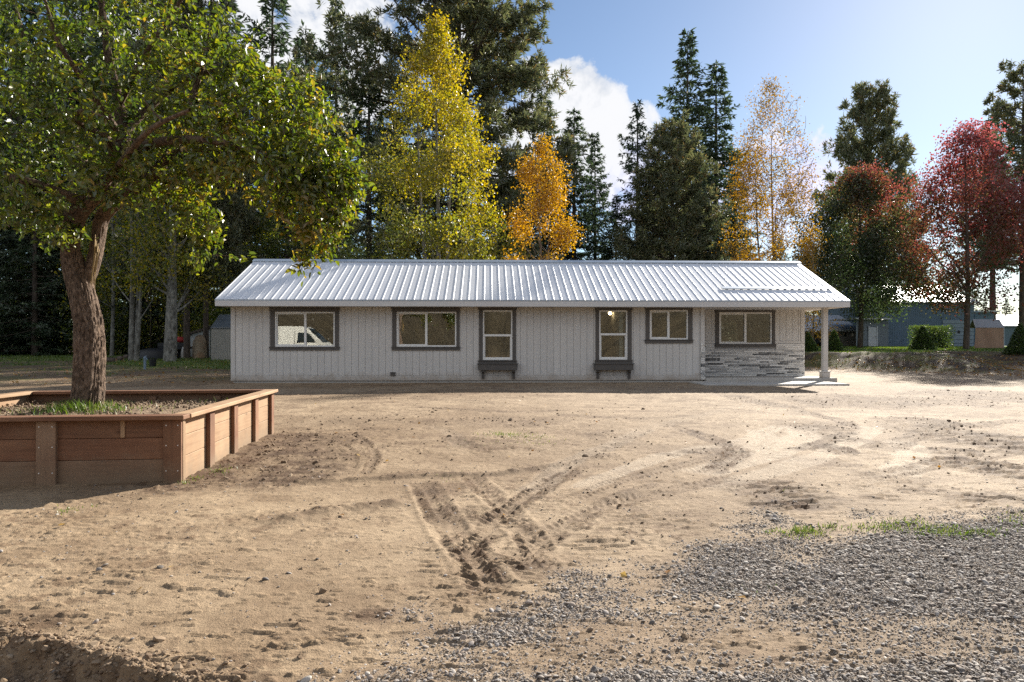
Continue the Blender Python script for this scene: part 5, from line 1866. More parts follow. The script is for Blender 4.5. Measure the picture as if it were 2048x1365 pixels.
# ---- shrubs
def shrub(name, label, px, d, w, h, shape, n, leaf, mat, hue, seed, zoff=0, group=None):
    rng = np.random.default_rng(seed)
    b = at(px, HZ, d)
    zb = tz(b.x, b.y) + zoff
    t = thing(name, label, 'shrub', (b.x, b.y, zb), 0, group)
    u = rng.random(n); az = rng.uniform(0, 6.28, n); rr = rng.random(n) ** .35
    if shape == 'cone':
        z = h * (1 - np.sqrt(u)) ; r = w / 2 * (1 - z / h) * rr * (.9 + .2 * vnoise(az * 2, z * 4, seed))
        x, y = r * np.cos(az), r * np.sin(az)
    else:
        x = (rng.random(n) - .5) * w; y = (rng.random(n) - .5) * w * .5; z = rng.random(n) * h
        f = 1 + .14 * (fbm(x * 1.5, z * 1.5 + y, 3, seed) - .5)
        q = np.maximum(np.maximum(np.abs(x) / (w / 2), np.abs(y) / (w / 4)), z / h)
        k = rr / (q + 1e-6) * .98
        x, y, z = x * k * f, y * k * f, np.clip(z * k, 0, h) * f
    P = np.stack([x, y, z], 1)
    D = unit(np.stack([np.cos(az), np.sin(az), 0 * az + .6], 1) + rng.normal(size=(n, 3)) * .5)
    ll = leaf * rng.uniform(.7, 1.3, n)
    V, Fa, pv = leaf_geo(P, D, rdir(n, rng), ll, ll * .45, False)
    stems = [(np.array([[0, 0, -.1], [math.cos(a) * w * .06, math.sin(a) * w * .06, h * .35], [math.cos(a) * w * .12, math.sin(a) * w * .12, h * .7]]), np.array([.05, .03, .01])) for a in rng.uniform(0, 6.28, 4)]
    link('stem', tubes_mesh('stem', stems, MAT['dark_bark']), t)
    link('foliage', new_mesh('foliage', V, Fa, mat, False, {'hue': np.repeat(np.clip(hue + rng.normal(size=n) * .15, 0, 1), pv)}), t, kind='stuff')
    return t


SL_ = MAT['shrub_leaf']
shrub('conical_shrub', 'small cone shaped evergreen seen right beside the stone clad corner', 1616, 37, 1.05, 1.05, 'cone', 2600, .10, SL_, .45, 71)
shrub('conical_shrub', 'cone shaped evergreen seen just right of the porch post', 1668, 37.5, 1.0, 1.2, 'cone', 2800, .10, SL_, .45, 72)
shrub('conical_shrub', 'wide cone shaped evergreen in front of the clipped hedge', 1845, 44, 1.6, 1.55, 'cone', 3600, .12, SL_, .4, 73)
shrub('conical_shrub', 'tall narrow cone evergreen at the far right edge', 2040, 38, 1.5, 1.75, 'cone', 3600, .12, SL_, .35, 74)
shrub('hedge', 'clipped square hedge against the blue barn wall', 1862, 52, 2.9, 1.75, 'box', 7000, .13, SL_, .5, 75)
g5 = 'undergrowth bushes in the dark wood'
for k, (px, d, w, h) in enumerate(((-100, 52, 7, 2.6), (20, 55, 8, 3.0), (110, 53, 7, 2.4), (215, 57, 8, 3.0), (300, 55, 6, 2.2), (380, 58, 7, 3.0), (450, 57, 6, 2.8), (520, 55, 6, 3.0))):
    shrub('undergrowth_bush', 'low dark bush in the undergrowth of the wood', px, d, w, h, 'box', 3800, .22, SL_, .3, 80 + k, group=g5)

# ------------------------------------------------------------------ neighbours at the right
def M_(name, c, rough=.6, **k):
    return surf(name, c, tuple(x * .88 for x in c), 1.5, rough=rough, **k)


MAT['blue_metal'] = M_('blue_metal_siding', (.13, .19, .265))
MAT['pale_blue'] = M_('pale_blue_door', (.24, .30, .37))
MAT['white_metal'] = surf('white_metal_roof', (.50, .52, .55), (.38, .405, .44), .8, rough=.5, metal=.2)
MAT['grey_block'] = M_('grey_block_wall', (.21, .195, .175), .9)
MAT['white_paint'] = M_('white_door_paint', (.55, .58, .62))
MAT['canvas'] = surf('tan_canvas', (.38, .245, .17), (.32, .20, .14), 2, rough=.85, bump=.01, bscale=3)
MAT['grey_canvas'] = surf('grey_canvas', (.34, .345, .36), (.28, .285, .3), 2, rough=.7)
MAT['black'] = M_('black_plastic', (.02, .02, .022), .5)
MAT['shed'] = surf('pale_shed_metal', (.33, .31, .275), (.28, .262, .235), 1.2, rough=.5, metal=.2)
MAT['shed_roof'] = surf('grey_corrugated_roof', (.20, .225, .245), (.15, .17, .19), 1.2, rough=.4, metal=.4)
MAT['rubber'] = M_('rubber', (.02, .02, .02), .85)
MAT['car_paint'] = surf('dark_car_paint', (.03, .033, .038), (.028, .03, .034), 1, rough=.25, spec=.6, coat=.5)
MAT['van_paint'] = surf('white_van_paint', (.72, .70, .64), (.70, .68, .62), 1, rough=.3, spec=.5)
MAT['dark_glass'] = surf('dark_glass', (.02, .025, .025), (.02, .024, .024), 1, rough=.06, spec=.8)


def slopes(mb, x0, x1, ya, yb, yr, ze, zr, t=.12, ov=.3):
    for ye, s in ((ya - ov, 1), (yb + ov, -1)):
        V = [(x, y, z + dz) for x in (x0 - ov, x1 + ov) for dz in (0, t) for y, z in ((ye, ze - ov * (zr - ze) / abs(yr - ya)), (yr, zr))]
        mb.add(V, [(0, 1, 3, 2), (4, 6, 7, 5), (0, 2, 6, 4), (1, 5, 7, 3), (0, 4, 5, 1), (2, 3, 7, 6)])
    return mb


def local(mb, o):
    mb.V = [v - np.array(o.location) for v in mb.V]
    return mb


def ribbed(x0, x1, y, z0, z1, pitch=.23, h=.02):
    """upright ribbed metal sheet facing -Y"""
    n = max(2, int((x1 - x0) / pitch)); p = (x1 - x0) / n
    pts = []
    for k in range(n):
        x = x0 + k * p
        pts += [(x, 0), (x + .6 * p, 0), (x + .72 * p, -h), (x + .88 * p, -h)]
    pts.append((x1, 0))
    m = len(pts)
    V = [(x, y + d, z) for z in (z0, z1) for x, d in pts]
    return MB().add(V, [(k, k + 1, m + k + 1, m + k) for k in range(m - 1)])


# grey low building
d = 70
Yb = 69.0
xa, xb = onY(1590, Yb), onY(1713, Yb)
g0 = tz(xb, Yb)
low = thing('garage', 'low grey walled garage with a long pale metal roof beyond the porch', 'building', (xa, Yb, g0))
ze, zr = zat(1660, 661, Yb), zat(1660, 633, Yb + 4)
xm = onY(1652, Yb)
local(MB().box(xm, xb, Yb, Yb + 8, g0 - .5, ze), low).obj('wall', MAT['grey_block'], low)
local(MB().box(xa, xa + .2, Yb, Yb + 8, g0 - .5, ze).box(xa + .201, xm - .001, Yb + 5, Yb + 5.2, g0 - .5, ze), low).obj('carport_wall', MAT['grey_block'], low)
local(slopes(MB(), xa, xb, Yb, Yb + 8, Yb + 4, ze, zr), low).obj('roof', MAT['white_metal'], low)
for px in (1690, 1704.5):
    x = onY(px, Yb)
    local(MB().box(x - .09, x + .09, Yb - .02, Yb - .002, zat(px, 673, Yb), zat(px, 667, Yb)), low).obj('window', MAT['dark_glass'], low)
# parked car beneath its roof
car = thing('parked_car', 'dark car parked under the open end of the low grey garage', 'car', (onY(1622, Yb + 1.5), Yb + 1.6, tz(xa + 2, Yb + 2)))


def car_shape(root, L, Wd, H, paint, prof, win, wheel_x, wr, glass):
    mb = MB()
    n = len(prof)
    tp = [1.0 if z < H * .6 else .84 for x, z in prof]
    V = [(x, s * Wd / 2 * t, z) for s in (-1, 1) for (x, z), t in zip(prof, tp)]
    mb.add(V, [tuple(range(n)), tuple(range(n, 2 * n)), *[(k, (k + 1) % n, n + (k + 1) % n, n + k) for k in range(n)]])
    mb.obj('body', paint, root)
    for w in win:
        for s in (-1, 1):
            m = MB(); q = len(w)
            m.add([(x, s * (Wd / 2 * (1.0 if z < H * .6 else .84) + .012), z) for x, z in w], [tuple(range(q))])
            m.obj('side_window', glass, root)
    for x in wheel_x:
        for s in (-1, 1):
            m = MB().tube([(x, s * (Wd / 2 - .2), wr), (x, s * (Wd / 2 + .01), wr)], wr, 18)
            wo = m.obj('wheel', MAT['rubber'], root)
            MB().tube([(x, s * (Wd / 2 + .005), wr), (x, s * (Wd / 2 + .025), wr)], wr * .6, 14).obj('rim', MAT['white_metal'], wo)


car_shape(car, 4.5, 1.8, 1.45, MAT['car_paint'], [(-2.2, .3), (2.2, .3), (2.25, .75), (1.3, .9), (.55, 1.42), (-1.1, 1.45), (-2.0, .95), (-2.25, .85)],
          [[(-.1, .92), (1.0, .92), (.45, 1.34), (-.1, 1.36)], [(-.2, .92), (-1.6, .95), (-1.1, 1.36), (-.2, 1.36)]], (-1.4, 1.4), .33, MAT['dark_glass'])
for s in (-1, 1):
    MB().box(2.2, 2.27, s * .62 - .18, s * .62 + .18, .62, .74, .01).obj('headlight', MAT['white_paint'], car)

# blue barn
Yb = 66.0
bx0, bx1 = onY(1772, Yb), onY(1948, Yb)
g0 = tz(bx0, Yb)
barn = thing('barn', 'tall blue metal barn with a white ribbed roof behind the maples', 'building', (bx0, Yb, g0))
zt, zr = zat(1850, 604, Yb), zat(1850, 572, Yb + 6)
local(ribbed(bx0, bx1, Yb, g0 - .5, zt), barn).obj('front_wall', MAT['blue_metal'], barn)
for x in (bx0, bx1 - .1):
    gm = MB()
    V = [(xx, y, z) for xx in (x, x + .1) for y, z in ((Yb + .03, g0 - .5), (Yb + 12, g0 - .5), (Yb + 12, zt), (Yb + 6, zr), (Yb + .03, zt))]
    gm.add(V, [(0, 1, 2, 3, 4), (5, 6, 7, 8, 9), *[(k, (k + 1) % 5, 5 + (k + 1) % 5, 5 + k) for k in range(5)]])
    local(gm, barn).obj('gable_wall', MAT['blue_metal'], barn)
rf = slopes(MB(), bx0, bx1, Yb, Yb + 12, Yb + 6, zt, zr, .1, .35)
k = bx0 - .3
while k < bx1 + .3:
    s0 = (zr - zt) / 6
    rf.add([(x, y, z + dz) for x in (k, k + .06) for dz in (.101, .15) for y, z in ((Yb - .35, zt - .35 * s0), (Yb + 6, zr))], [(0, 1, 3, 2), (4, 6, 7, 5), (2, 3, 7, 6), (0, 2, 6, 4)])
    k += .6
local(rf, barn).obj('roof', MAT['white_metal'], barn)
x0, x1 = onY(1884, Yb), onY(1946, Yb)
zd = zat(1915, 640, Yb)
gd = link('garage_door', None, barn)
for q in range(7):
    a, b = g0 - .1 + (zd - g0 + .1) * q / 7, g0 - .1 + (zd - g0 + .1) * (q + 1) / 7 - .03
    local(MB().box(x0, x1, Yb - .09, Yb - .03, a, b, .01), barn).obj('door_panel', MAT['pale_blue'], gd)
xo, zo = onY(1916, Yb), zat(1916, 664.5, Yb)
local(MB().tube([(xo, Yb - .10, zo), (xo, Yb - .092, zo)], .16, 14), barn).obj('oval_plate', MAT['black'], gd).scale = (1, 1, 1)
# left annex with white door
ax0, ax1 = onY(1712, Yb - .5), onY(1770, Yb - .5)
annex = thing('annex', 'grey blue lean to annex with a white door at the left of the blue barn', 'building', (ax0, Yb - .5, g0))
za = zat(1740, 640, Yb)
local(ribbed(ax0, bx0 - .05, Yb - .5, g0 - .5, za), annex).obj('wall', M_('annex_wall', (.2, .235, .27)), annex)
local(MB().box(ax0 - .3, bx0 - .05, Yb - 1.0, Yb + 4, za + .001, za + .15), annex).obj('roof', MAT['white_metal'], annex)
xq0, xq1 = onY(1739, Yb - .6), onY(1753, Yb - .6)
dr = local(MB().box(xq0, xq1, Yb - .60, Yb - .53, g0 - .1, zat(1745, 655, Yb - .6), .01), annex).obj('door', MAT['white_paint'], annex)
local(MB().box(xq0 - .12, xq0 - .005, Yb - .63, Yb - .53, g0 - .1, zat(1745, 653, Yb - .6)).box(xq1 + .005, xq1 + .12, Yb - .63, Yb - .53, g0 - .1, zat(1745, 653, Yb - .6)), annex).obj('door_frame', MAT['white_paint'], annex)
local(MB().tube([(xq1 - .1, Yb - .66, g0 + .95), (xq1 - .1, Yb - .59, g0 + .95)], .03, 8), annex).obj('handle', MAT['black'], dr)
# right wing of the barn
wx0, wx1 = onY(1950, Yb + 2), onY(1986, Yb + 2)
wing = thing('barn_wing', 'lower blue wing joined to the right end of the barn', 'building', (wx0, Yb + 2, g0))
zw = zat(1968, 625, Yb + 2)
local(ribbed(wx0, wx1, Yb + 2, g0 - .5, zw), wing).obj('wall', MAT['blue_metal'], wing)
local(MB().box(wx1, wx1 + .1, Yb + 2.01, Yb + 9, g0 - .5, zw), wing).obj('end_wall', MAT['blue_metal'], wing)
local(MB().box(wx0 + .05, wx1 + .4, Yb + 1.6, Yb + 9, zw + .002, zw + .16), wing).obj('roof', MAT['white_metal'], wing)
# far grey building at right
Yf = 78.0
fx0, fx1 = onY(1984, Yf), onY(2140, Yf)
fb = thing('warehouse', 'pale roofed long building at the far right edge', 'building', (fx0, Yf, g0))
ze = zat(2020, 652, Yf); zr = zat(2020, 632, Yf + 4)
local(MB().box(fx0, fx1, Yf, Yf + 8, g0 - .5, ze), fb).obj('wall', M_('teal_wall', (.12, .17, .2)), fb)
local(slopes(MB(), fx0, fx1, Yf, Yf + 8, Yf + 4, ze, zr), fb).obj('roof', MAT['white_metal'], fb)
# canvas shelter
Yt = 51.0
tx0, tx1 = onY(1951, Yt), onY(2008, Yt)
g1z = tz(tx0, Yt)
tent = thing('canvas_shelter', 'tan canvas shelter with a grey top beside the barn', 'tent', (tx0, Yt, g1z))
zt, zr = zat(1980, 655.5, Yt), zat(2000, 642, Yt + 1.2)
tw = MB()
n = 12
xs_ = np.linspace(tx0, tx1, n)
V = []
for z in np.linspace(g1z - .05, zt, 5):
    for x in xs_:
        V.append((x - .12 * (1 - (z - g1z) / (zt - g1z)) * (1 if x == tx0 else 0), Yt + .05 * math.sin(x * 5) * (1 - abs(z - (g1z + zt) / 2)), z))
tw.add(V, [(r * n + c, r * n + c + 1, (r + 1) * n + c + 1, (r + 1) * n + c) for r in range(4) for c in range(n - 1)])
local(tw, tent).obj('side_sheet', MAT['canvas'], tent)
ta = MB()
ex, ey = tx1 + 1.1, Yt + 2.4
ta.add([(tx1, Yt, g1z), (ex, ey, g1z), (ex, ey, zt), ((tx1 + ex) / 2, (Yt + ey) / 2, zr + .1), (tx1, Yt, zt)], [(0, 1, 2, 3, 4)])
local(ta, tent).obj('end_sheet', MAT['canvas'], tent)
tr_ = MB()
hx, hy = (tx1 - tx0) - .1, 0.0
mx_, my_ = (tx1 + ex) / 2, (Yt + ey) / 2
tr_.add([(tx0 - .05, Yt - .04, zt - .01), (tx1 + .02, Yt - .04, zt - .01), (mx_, my_, zr + .12), (mx_ - hx, my_, zr + .12)], [(0, 1, 2, 3)])
tr_.add([(mx_, my_, zr + .12), (ex + .03, ey, zt), (ex - hx, ey, zt), (mx_ - hx, my_, zr + .12)], [(0, 1, 2, 3)])
local(tr_, tent).obj('roof_sheet', MAT['grey_canvas'], tent)
for a, b in ((tx0, Yt), (tx1, Yt), (ex, ey)):
    local(MB().tube([(a, b + .02, g1z), (a, b + .02, zt)], .03, 8), tent).obj('pole', MAT['white_metal'], tent)

# ------------------------------------------------------------------ left side: shed and yard clutter
Ys = 39.5
sx0, sx1 = onY(422.5, Ys), onY(500, Ys)
zs0 = tz(sx0, Ys)
shed = thing('metal_shed', 'small pale ribbed metal shed half hidden behind the left end of the house', 'shed', (sx0, Ys, zs0))
ze, zr = zat(440, 655, Ys), zat(440, 630, Ys + 1.3)
local(ribbed(sx0, sx1, Ys, zs0 - .2, ze, .1, .018), shed).obj('front_wall', MAT['shed'], shed)
sg = MB().add([(sx0, Ys + .001, zs0 - .2), (sx0, Ys + 2.6, zs0 - .2), (sx0, Ys + 2.6, ze), (sx0, Ys + 1.3, zr), (sx0, Ys + .001, ze)], [(0, 1, 2, 3, 4)])
local(sg, shed).obj('end_wall', MAT['shed'], shed)
cr = MB()
n = int((sx1 - sx0 + .1) / .05)
xs_ = np.linspace(sx0 - .05, sx1, n)
for ya, yb_ in ((Ys - .08, Ys + 1.3), (Ys + 2.7, Ys + 1.301)):
    V = [(x, y, z + .02 * math.sin(x / .1 * 6.283)) for y, z in ((ya, ze - .06), (yb_, zr + .02)) for x in xs_]
    cr.add(V, [(k, k + 1, n + k + 1, n + k) for k in range(n - 1)])
local(cr, shed).obj('roof', MAT['shed_roof'], shed)
# lean-to
Yl = 45.0
lx0, lx1 = onY(376, Yl), onY(420, Yl)
zl0 = tz(lx0, Yl)
lean = thing('lean_to', 'white board lean to with a sloping dark roof edge behind the straight trunks', 'shed', (lx0, Yl, zl0))
za, zb2 = zat(376, 671, Yl), zat(420, 657, Yl)
lm = MB().add([(x, y, z) for y in (Yl, Yl + 2) for x, z in ((lx0, zl0 - .2), (lx1, zl0 - .2), (lx1, zb2), (lx0, za))], [(0, 1, 2, 3), (4, 5, 6, 7), (0, 1, 5, 4), (1, 2, 6, 5), (3, 0, 4, 7)])
local(lm, lean).obj('wall', M_('white_boards', (.42, .43, .42)), lean)
lr = MB().add([(x, y, z + dz) for dz in (.003, .12) for y in (Yl - .2, Yl + 2.2) for x, z in ((lx0 - .1, za - .03), (lx1 + .1, zb2 + .03))], [(0, 1, 3, 2), (4, 6, 7, 5), (0, 4, 5, 1), (2, 3, 7, 6), (0, 2, 6, 4), (1, 5, 7, 3)])
local(lr, lean).obj('roof', MAT['dark_bark'], lean)


def lump(name, label, cat, px, py_b, d, w, h, dep, mat, seed, parts=None):
    b = at(px, py_b, d); b.z = tz(b.x, b.y)
    t = thing(name, label, cat, b)
    th_, ph_ = np.meshgrid(np.linspace(0, 2 * np.pi, 22, endpoint=False), np.linspace(0, np.pi / 2, 9))
    x, y, z = np.cos(th_) * np.cos(ph_) ** .55, np.sin(th_) * np.cos(ph_) ** .55, np.sin(ph_) ** .8
    f = 1 + .22 * (fbm(x * 1.6 + seed, y * 1.6 + z * 2, 3, seed) - .5) + .05 * np.sin(th_ * 9 + z * 3)
    V = np.stack([x * f * w / 2, y * f * dep / 2, z * f * h], -1).reshape(-1, 3)
    n = 22
    Fa = [(r * n + c, r * n + (c + 1) % n, (r + 1) * n + (c + 1) % n, (r + 1) * n + c) for r in range(8) for c in range(n)]
    MB().add(V, Fa).obj('cover', mat, t, True)
    return t


MAT['tan_tarp'] = surf('tan_tarp', (.42, .33, .23), (.30, .23, .16), 1.6, rough=.7, bump=.02, bscale=6, dirt=((.34, .15, .06), 1.6, .7))
lump('tarpaulin_heap', 'tan tarpaulin over a tall heap between two straight trunks', 'tarp', 399, 712, 41.5, .85, 1.35, .8, MAT['tan_tarp'], 3)
lump('white_tank', 'small off white tank half hidden by the dark straight trunk', 'tank', 369, 712, 42.5, .42, .75, .4, M_('off_white', (.45, .43, .40)), 5)
lump('black_cover_heap', 'low black covered heap behind the cottonwood trunk', 'heap', 318, 714, 41, 2.3, .62, 1.2, MAT['black'], 7)
tr2 = thing('trailer', 'dark flat trailer standing right of the cottonwood trunk', 'trailer', (at(357, 712, 43).x, at(357, 712, 43).y, tz(at(357, 712, 43).x, at(357, 712, 43).y)))
MB().box(-1.0, .8, -.6, .6, .55, .70, .01).obj('bed', MAT['black'], tr2)
MB().box(-1.0, .8, -.62, -.601, .71, .95, .005).obj('side_board', MAT['black'], tr2)
for s in (-1, 1):
    MB().tube([(-.1, s * .62, .28), (-.1, s * .8, .28)], .28, 16).obj('wheel', MAT['rubber'], tr2)
rb_ = thing('red_bundle', 'red bundle lying on the dark trailer', 'bundle', (at(361, 690, 43).x, at(361, 690, 43).y, tr2.location.z + .955))
MB().tube([(-.38, 0, .16), (-.2, 0, .2), (.15, 0, .18), (.3, .05, .14)], [.05, .17, .18, .06], 10).obj('cloth', M_('red_cloth', (.38, .04, .035)), rb_, True)
MB().tube([(-.42, .02, .10), (-.7, .02, .02)], [.07, .03], 8).obj('pale_end', M_('pale_cloth', (.5, .5, .48)), rb_, True)
# water standpipe and bucket
b = gp(290, 744)
hy_ = thing('water_standpipe', 'blue grey yard water standpipe standing in front of the aspen clump', 'standpipe', (b[0], b[1], float(gz([b[0]], [b[1]])[0])))
pm_ = M_('blue_grey_paint', (.17, .23, .30))
MB().tube([(0, 0, -.05), (0, 0, .46)], .05, 12).obj('pipe', pm_, hy_)
MB().tube([(0, 0, .46), (0, 0, .50), (0, 0, .55)], [.06, .065, .03], 12).tube([(0, 0, .47), (.09, -.03, .46), (.12, -.04, .40)], [.025, .025, .022], 8).obj('head', pm_, hy_)
MB().box(-.012, .012, -.01, .16, .55, .575, .004).obj('lever', pm_, hy_)
b = gp(299, 740)
bk = thing('bucket', 'black bucket on the ground just right of the standpipe', 'bucket', (b[0], b[1] + .3, float(gz([b[0]], [b[1] + .3])[0])))
MB().tube([(0, 0, 0), (0, 0, .34)], [.12, .16], 16).obj('pail', MAT['black'], bk)
MB().tube([(.16 * math.cos(a), 0, .33 + .1 * math.sin(a)) for a in np.linspace(0, np.pi, 9)], .006, 6).obj('handle', MAT['black'], bk)
# logs edging the grass
for k, (pa, pb, py) in enumerate(((150, 233, 733), (234, 246, 731), (247, 258, 728))):
    a, c = gp(pa, py), gp(pb, py)
    zb_ = float(gz([a[0]], [a[1]])[0])
    lg = thing('log', ('long dark log lying along the edge of the grass', 'short pale ended log piece at the end of the long log', 'last log piece against the foot of the aspen clump')[k], 'log', ((a[0] + c[0]) / 2, (a[1] + c[1]) / 2, zb_ + .12), math.atan2(c[1] - a[1], c[0] - a[0]))
    l = math.hypot(c[0] - a[0], c[1] - a[1]) / 2 - .015
    MB().tube([(-l, 0, 0), (-l * .3, .03, .01), (l * .4, -.02, .01), (l, 0, 0)], [.13, .14, .135, .125], 12).obj('bark', MAT['dark_bark'], lg, True)
    MB().tube([(l + .001, 0, 0), (l + .004, 0, 0)], .11, 12).obj('cut_face', MAT['wood_light'], lg)
# fallen fruit on the soil
p = to_planter(-1.62, 2.35)
ap = thing('fallen_apple', 'small reddish fallen fruit on the planter soil right of the trunk', 'fruit', (p.x, p.y, .455))
MB().tube([(0, 0, .032 * math.sin(q)) for q in np.linspace(-1.5, 1.5, 9)], [max(.036 * math.cos(q), .004) for q in np.linspace(-1.5, 1.5, 9)], 12).obj('flesh', M_('red_fruit', (.30, .10, .06)), ap, True)
MB().tube([(0, 0, .03), (.004, 0, .045)], .002, 5).obj('stalk', MAT['dark_bark'], ap)

# white van behind the photographer, mirrored in the first window
van = thing('white_van', 'white van mirrored in the glass of the leftmost window', 'van', (-13.6, -4.6, tz(-13.6, -4.6)))
car_shape(van, 6.4, 2.1, 2.35, MAT['van_paint'], [(-3.2, .35), (3.1, .35), (3.2, .95), (2.75, 1.25), (1.75, 2.2), (1.4, 2.32), (-3.1, 2.35), (-3.2, 2.2)],
          [[(1.15, 1.3), (2.35, 1.3), (1.75, 2.0), (1.15, 2.0)]], (-2.0, 2.2), .36, MAT['dark_glass'])
MB().add([(2.76, -.85, 1.27), (2.76, .85, 1.27), (1.79, .78, 2.18), (1.79, -.78, 2.18)], [(0, 1, 2, 3)]).obj('windscreen', MAT['dark_glass'], van)
van.children[-1].location = (.012, 0, .012)
MB().box(-2.9, 1.0, 1.056, 1.064, .98, 1.0).box(.98, 1.0, 1.056, 1.064, .4, 2.0).obj('trim_line', MAT['grey_block'], van)
rng = np.random.default_rng(3)
n = 26000
X = rng.uniform(-45, 45, n); Y = rng.uniform(-55, -12, n)
keep = fbm(X * .25, Y * .25, 3, 8) > .42
X, Y = X[keep], Y[keep]
Z = gz(X, Y) + np.abs(rng.normal(size=len(X))) * .8
D = unit(rng.normal(size=(len(X), 3)) + np.array([0, 0, .8]))
V, Fa, pv = leaf_geo(np.stack([X, Y, Z], 1), D, rdir(len(X), rng), rng.uniform(.10, .26, len(X)), .06)
bo = link('brush', new_mesh('brush', V, Fa, MAT['brush_leaf'], False, {'hue': np.repeat(rng.uniform(.1, .9, len(X)), pv)}), kind='stuff')

# ------------------------------------------------------------------ loose stones, clods, grass, leaves
rng = np.random.default_rng(17)
MAT['pebble'] = instmat('river_pebble', [(0, (.09, .078, .070)), (.2, (.165, .145, .13)), (.4, (.265, .235, .205)), (.55, (.31, .245, .195)), (.68, (.28, .26, .25)), (.84, (.41, .37, .325)), (1, (.58, .54, .49))], .78)
n = 1500000
Y = rng.uniform(1.95, 6.8, n); X = rng.uniform(-3.5, 6.5, n)
vis = np.abs(X / Y - .035) < .86
X, Y = X[vis], Y[vis]
g = gravel_amount(X, Y)
keep = rng.random(len(X)) < (g * .8 + .004)
X, Y, g = X[keep], Y[keep], g[keep]
big = np.exp(rng.normal(size=len(X)) * .52) * .0031
big = np.where(rng.random(len(X)) < .45, big * .6, big)
big = np.clip(big * np.where(rng.random(len(X)) < .02, 1.7, 1), .002, .0165)
S = np.stack([big * rng.uniform(1.0, 1.5, len(X)), big * rng.uniform(.75, 1.15, len(X)), big * rng.uniform(.34, .62, len(X))], 1)
R = np.stack([rng.normal(size=len(X)) * .35, rng.normal(size=len(X)) * .35, rng.uniform(0, 6.28, len(X))], 1)
P = np.stack([X, Y, gz(X, Y) + S[:, 2] * .35 + g * rng.uniform(0, .008, len(X))], 1)
gr = scatter('gravel', P, S, R, rng.beta(2.2, 2.4, len(X)), MAT['pebble'], sub=2, rugged=.22)
print('gravel', len(X))
# clods of earth
rut = smooth_path(poly_px(BERMS[2][0]), 12)
n = 90000
Y = 1.95 * (9.0 ** rng.random(n)); X = (rng.uniform(-.82, .9, n)) * Y
dk = gdark(X, Y)
area = (Y / 17.5) ** 2
keep = rng.random(n) < np.clip((.05 + .75 * dk ** 1.3), 0, 1) * np.clip(area * 3.5, .02, 1) * (1 - .6 * sstep(1.0, 2.5, X))
inpl = np.array([False] * n)
c_, s_ = math.cos(PANG), math.sin(PANG)
lx = (X - PC.x) * c_ - (Y - PC.y) * s_; ly = (X - PC.x) * s_ + (Y - PC.y) * c_
keep &= ~((lx > -PW - .1) & (lx < .06) & (ly > -.06) & (ly < PD + .1))
keep &= ~((X > XE0) & (Y > YE + .3))
X, Y = X[keep], Y[keep]
ri_ = rng.integers(0, len(rut), 2600)
X = np.concatenate([X, rut[ri_, 0] + rng.normal(size=2600) * .10]); Y = np.concatenate([Y, rut[ri_, 1] - .04 + rng.normal(size=2600) * .10])
sz_ = np.exp(rng.normal(size=len(X)) * .5) * .0068 * np.clip(Y / 7, .7, 1.15)
S = np.stack([sz_ * rng.uniform(.8, 1.5, len(X)), sz_ * rng.uniform(.7, 1.2, len(X)), sz_ * rng.uniform(.45, .9, len(X))], 1)
P = np.stack([X, Y, gz(X, Y) + S[:, 2] * .3], 1)
scatter('dirt_clods', P, S, rng.uniform(0, 6.28, (len(X), 3)) * np.array([.1, .1, 1]), np.clip(rng.normal(size=len(X)) * .18 + .58, 0, 1), MAT['clod'], sub=1, rugged=.4)
print('clods', len(X))

# grass tufts and weeds: (px, py, rx px, ry px, blades, height m)
TUFTS = [(1010, 873, 38, 5, 420, .05), (1060, 880, 45, 6, 260, .04), (990, 890, 60, 10, 90, .03), (1090, 890, 30, 6, 70, .03), (438, 941, 22, 6, 130, .05), (395, 958, 12, 4, 60, .05), (372, 967, 10, 3, 50, .05),
         (146, 1022, 16, 4, 50, .045), (128, 1027, 10, 3, 40, .04), (185, 1014, 8, 2, 20, .035), (1612, 1066, 40, 7, 420, .05), (1660, 1056, 16, 3, 90, .05), (1600, 1062, 18, 5, 120, .07), (1760, 1056, 60, 8, 380, .045), (1880, 1066, 55, 9, 700, .05),
         (1950, 1072, 45, 6, 520, .05), (1820, 1050, 30, 6, 150, .05), (2040, 1045, 50, 12, 260, .05), (1540, 1062, 14, 4, 70, .04), (890, 955, 30, 8, 26, .03), (1595, 985, 20, 5, 14, .03), (1505, 1170, 40, 8, 20, .03)]
gp_, gh, gw = [], [], []
for px, py, rx, ry, n, h in TUFTS:
    n = int(n * .45); h = h * .55
    q = rng.normal(size=(n, 2)) * .7
    pts = np.array([gp(px + a * rx, max(py + b * ry, 760)) for a, b in q])
    gp_.append(pts); gh.append(np.full(n, h) * rng.uniform(.4, 1.25, n)); gw.append(np.full(n, .0022 + .0003 * (1200 - py) / 100))
pts = np.concatenate(gp_)
P = np.column_stack([pts, gz(pts[:, 0], pts[:, 1])])
blades('weed_tufts', P, np.concatenate(gh), np.concatenate(gw), MAT['grass'], lean=1.6, hue=rng.uniform(.35, 1.0, len(P)), kind='stuff')
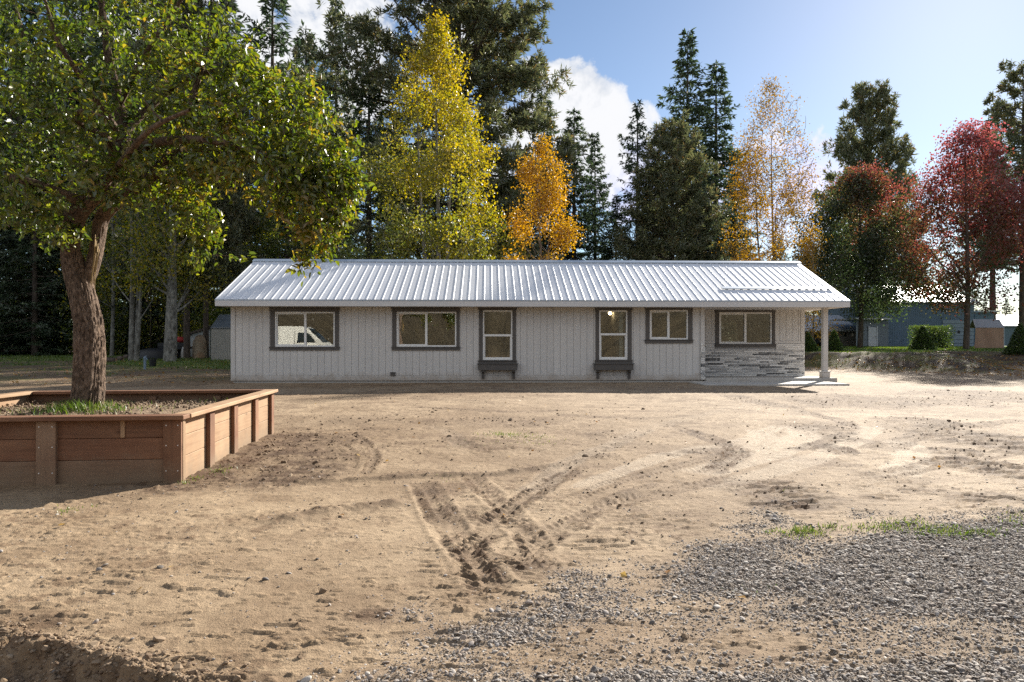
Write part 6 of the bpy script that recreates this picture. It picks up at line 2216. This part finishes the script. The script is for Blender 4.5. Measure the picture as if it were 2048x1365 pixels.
# grass at the foot of the apple trunk and in the planter
gp_, gh = [], []
for dx, dy, r, n, h in ((.02, -.32, .20, 420, .10), (.34, -.2, .22, 260, .08), (-.35, -.3, .18, 60, .06), (-1.05, -.1, .3, 90, .05), (.7, .3, .5, 50, .05), (.9, 1.2, .5, 40, .08), (-.2, 1.2, .6, 40, .07)):
    q = rng.normal(size=(n, 2)) * r * .6
    p = np.column_stack([TRX + dx + q[:, 0], TRY + dy + q[:, 1]])
    gp_.append(p); gh.append(h * rng.uniform(.4, 1.3, n))
pts = np.concatenate(gp_)
P = np.column_stack([pts, .425 + .09 * np.exp(-((pts[:, 0] - TRX) ** 2 + (pts[:, 1] - TRY) ** 2) / .25)])
blades('planter_grass', P, np.concatenate(gh), .0035, MAT['grass'], lean=1.2, hue=rng.uniform(.3, .8, len(P)), kind='stuff')
# mown lawn beyond the mound and rough grass at the left
n = 60000
X = rng.uniform(12, 48, n); Y = rng.uniform(28, 64, n)
k = rng.random(n) < glawn(X, Y)
X, Y = X[k], Y[k]
blades('lawn_grass', np.column_stack([X, Y, gz(X, Y) - .01]), rng.uniform(.04, .10, len(X)), .018, MAT['grass'], lean=.8, kind='stuff')
n = 3500
X = rng.uniform(11.5, 25, n); Y = toe(X) + rng.uniform(-.5, 6, n)
k = rng.random(n) < gmound(X, Y) * sstep(.52, .68, fbm(X * 1.6, Y * 1.6, 4, 65) + .26 * sstep(20, 15, X))
X, Y = X[k], Y[k]
blades('mound_weeds', np.column_stack([X, Y, gz(X, Y) - .01]), rng.uniform(.03, .10, len(X)), .012, MAT['grass'], lean=1.3, hue=rng.uniform(.4, 1, len(X)), kind='stuff')
n = 30000
X = rng.uniform(-42, -9, n); Y = rng.uniform(24, 54, n)
k = rng.random(n) < sstep(25, 31, Y + (fbm(X * .35, Y * .35, 4, 3) - .5) * 14 + np.clip(X + 12, -20, 6) * .7)
X, Y = X[k], Y[k]
blades('rough_grass', np.column_stack([X, Y, gz(X, Y) - .01]), rng.uniform(.05, .14, len(X)), .018, MAT['grass'], lean=.8, kind='stuff')
# fallen leaves
n = 2600
X = np.concatenate([rng.uniform(12, 30, n), rng.uniform(-20, -7, 900), rng.uniform(-4, 7, 90)])
Y = np.concatenate([toe(X[:n]) + rng.normal(size=n) * 2.2 + 1.0, rng.uniform(20, 40, 900), rng.uniform(3.2, 14, 90)])
D = unit(np.column_stack([rng.normal(size=(len(X), 2)), np.full(len(X), .15)]))
ll = np.concatenate([rng.uniform(.06, .12, n + 900), rng.uniform(.03, .05, 90)])
V, Fa, pv = leaf_geo(np.column_stack([X, Y, gz(X, Y) + .012]), D, unit(np.array([0, 0, 1.0]) + rng.normal(size=(len(X), 3)) * .4), ll, ll * .8)
MAT['dead_leaf'] = leafmat('dead_leaf', [(0, (.14, .07, .03)), (.5, (.34, .17, .04)), (1, (.5, .36, .12))], .3, .05, .9)
link('fallen_leaves', new_mesh('fallen_leaves', V, Fa, MAT['dead_leaf'], False, {'hue': np.full(len(V), .5)}), kind='stuff')
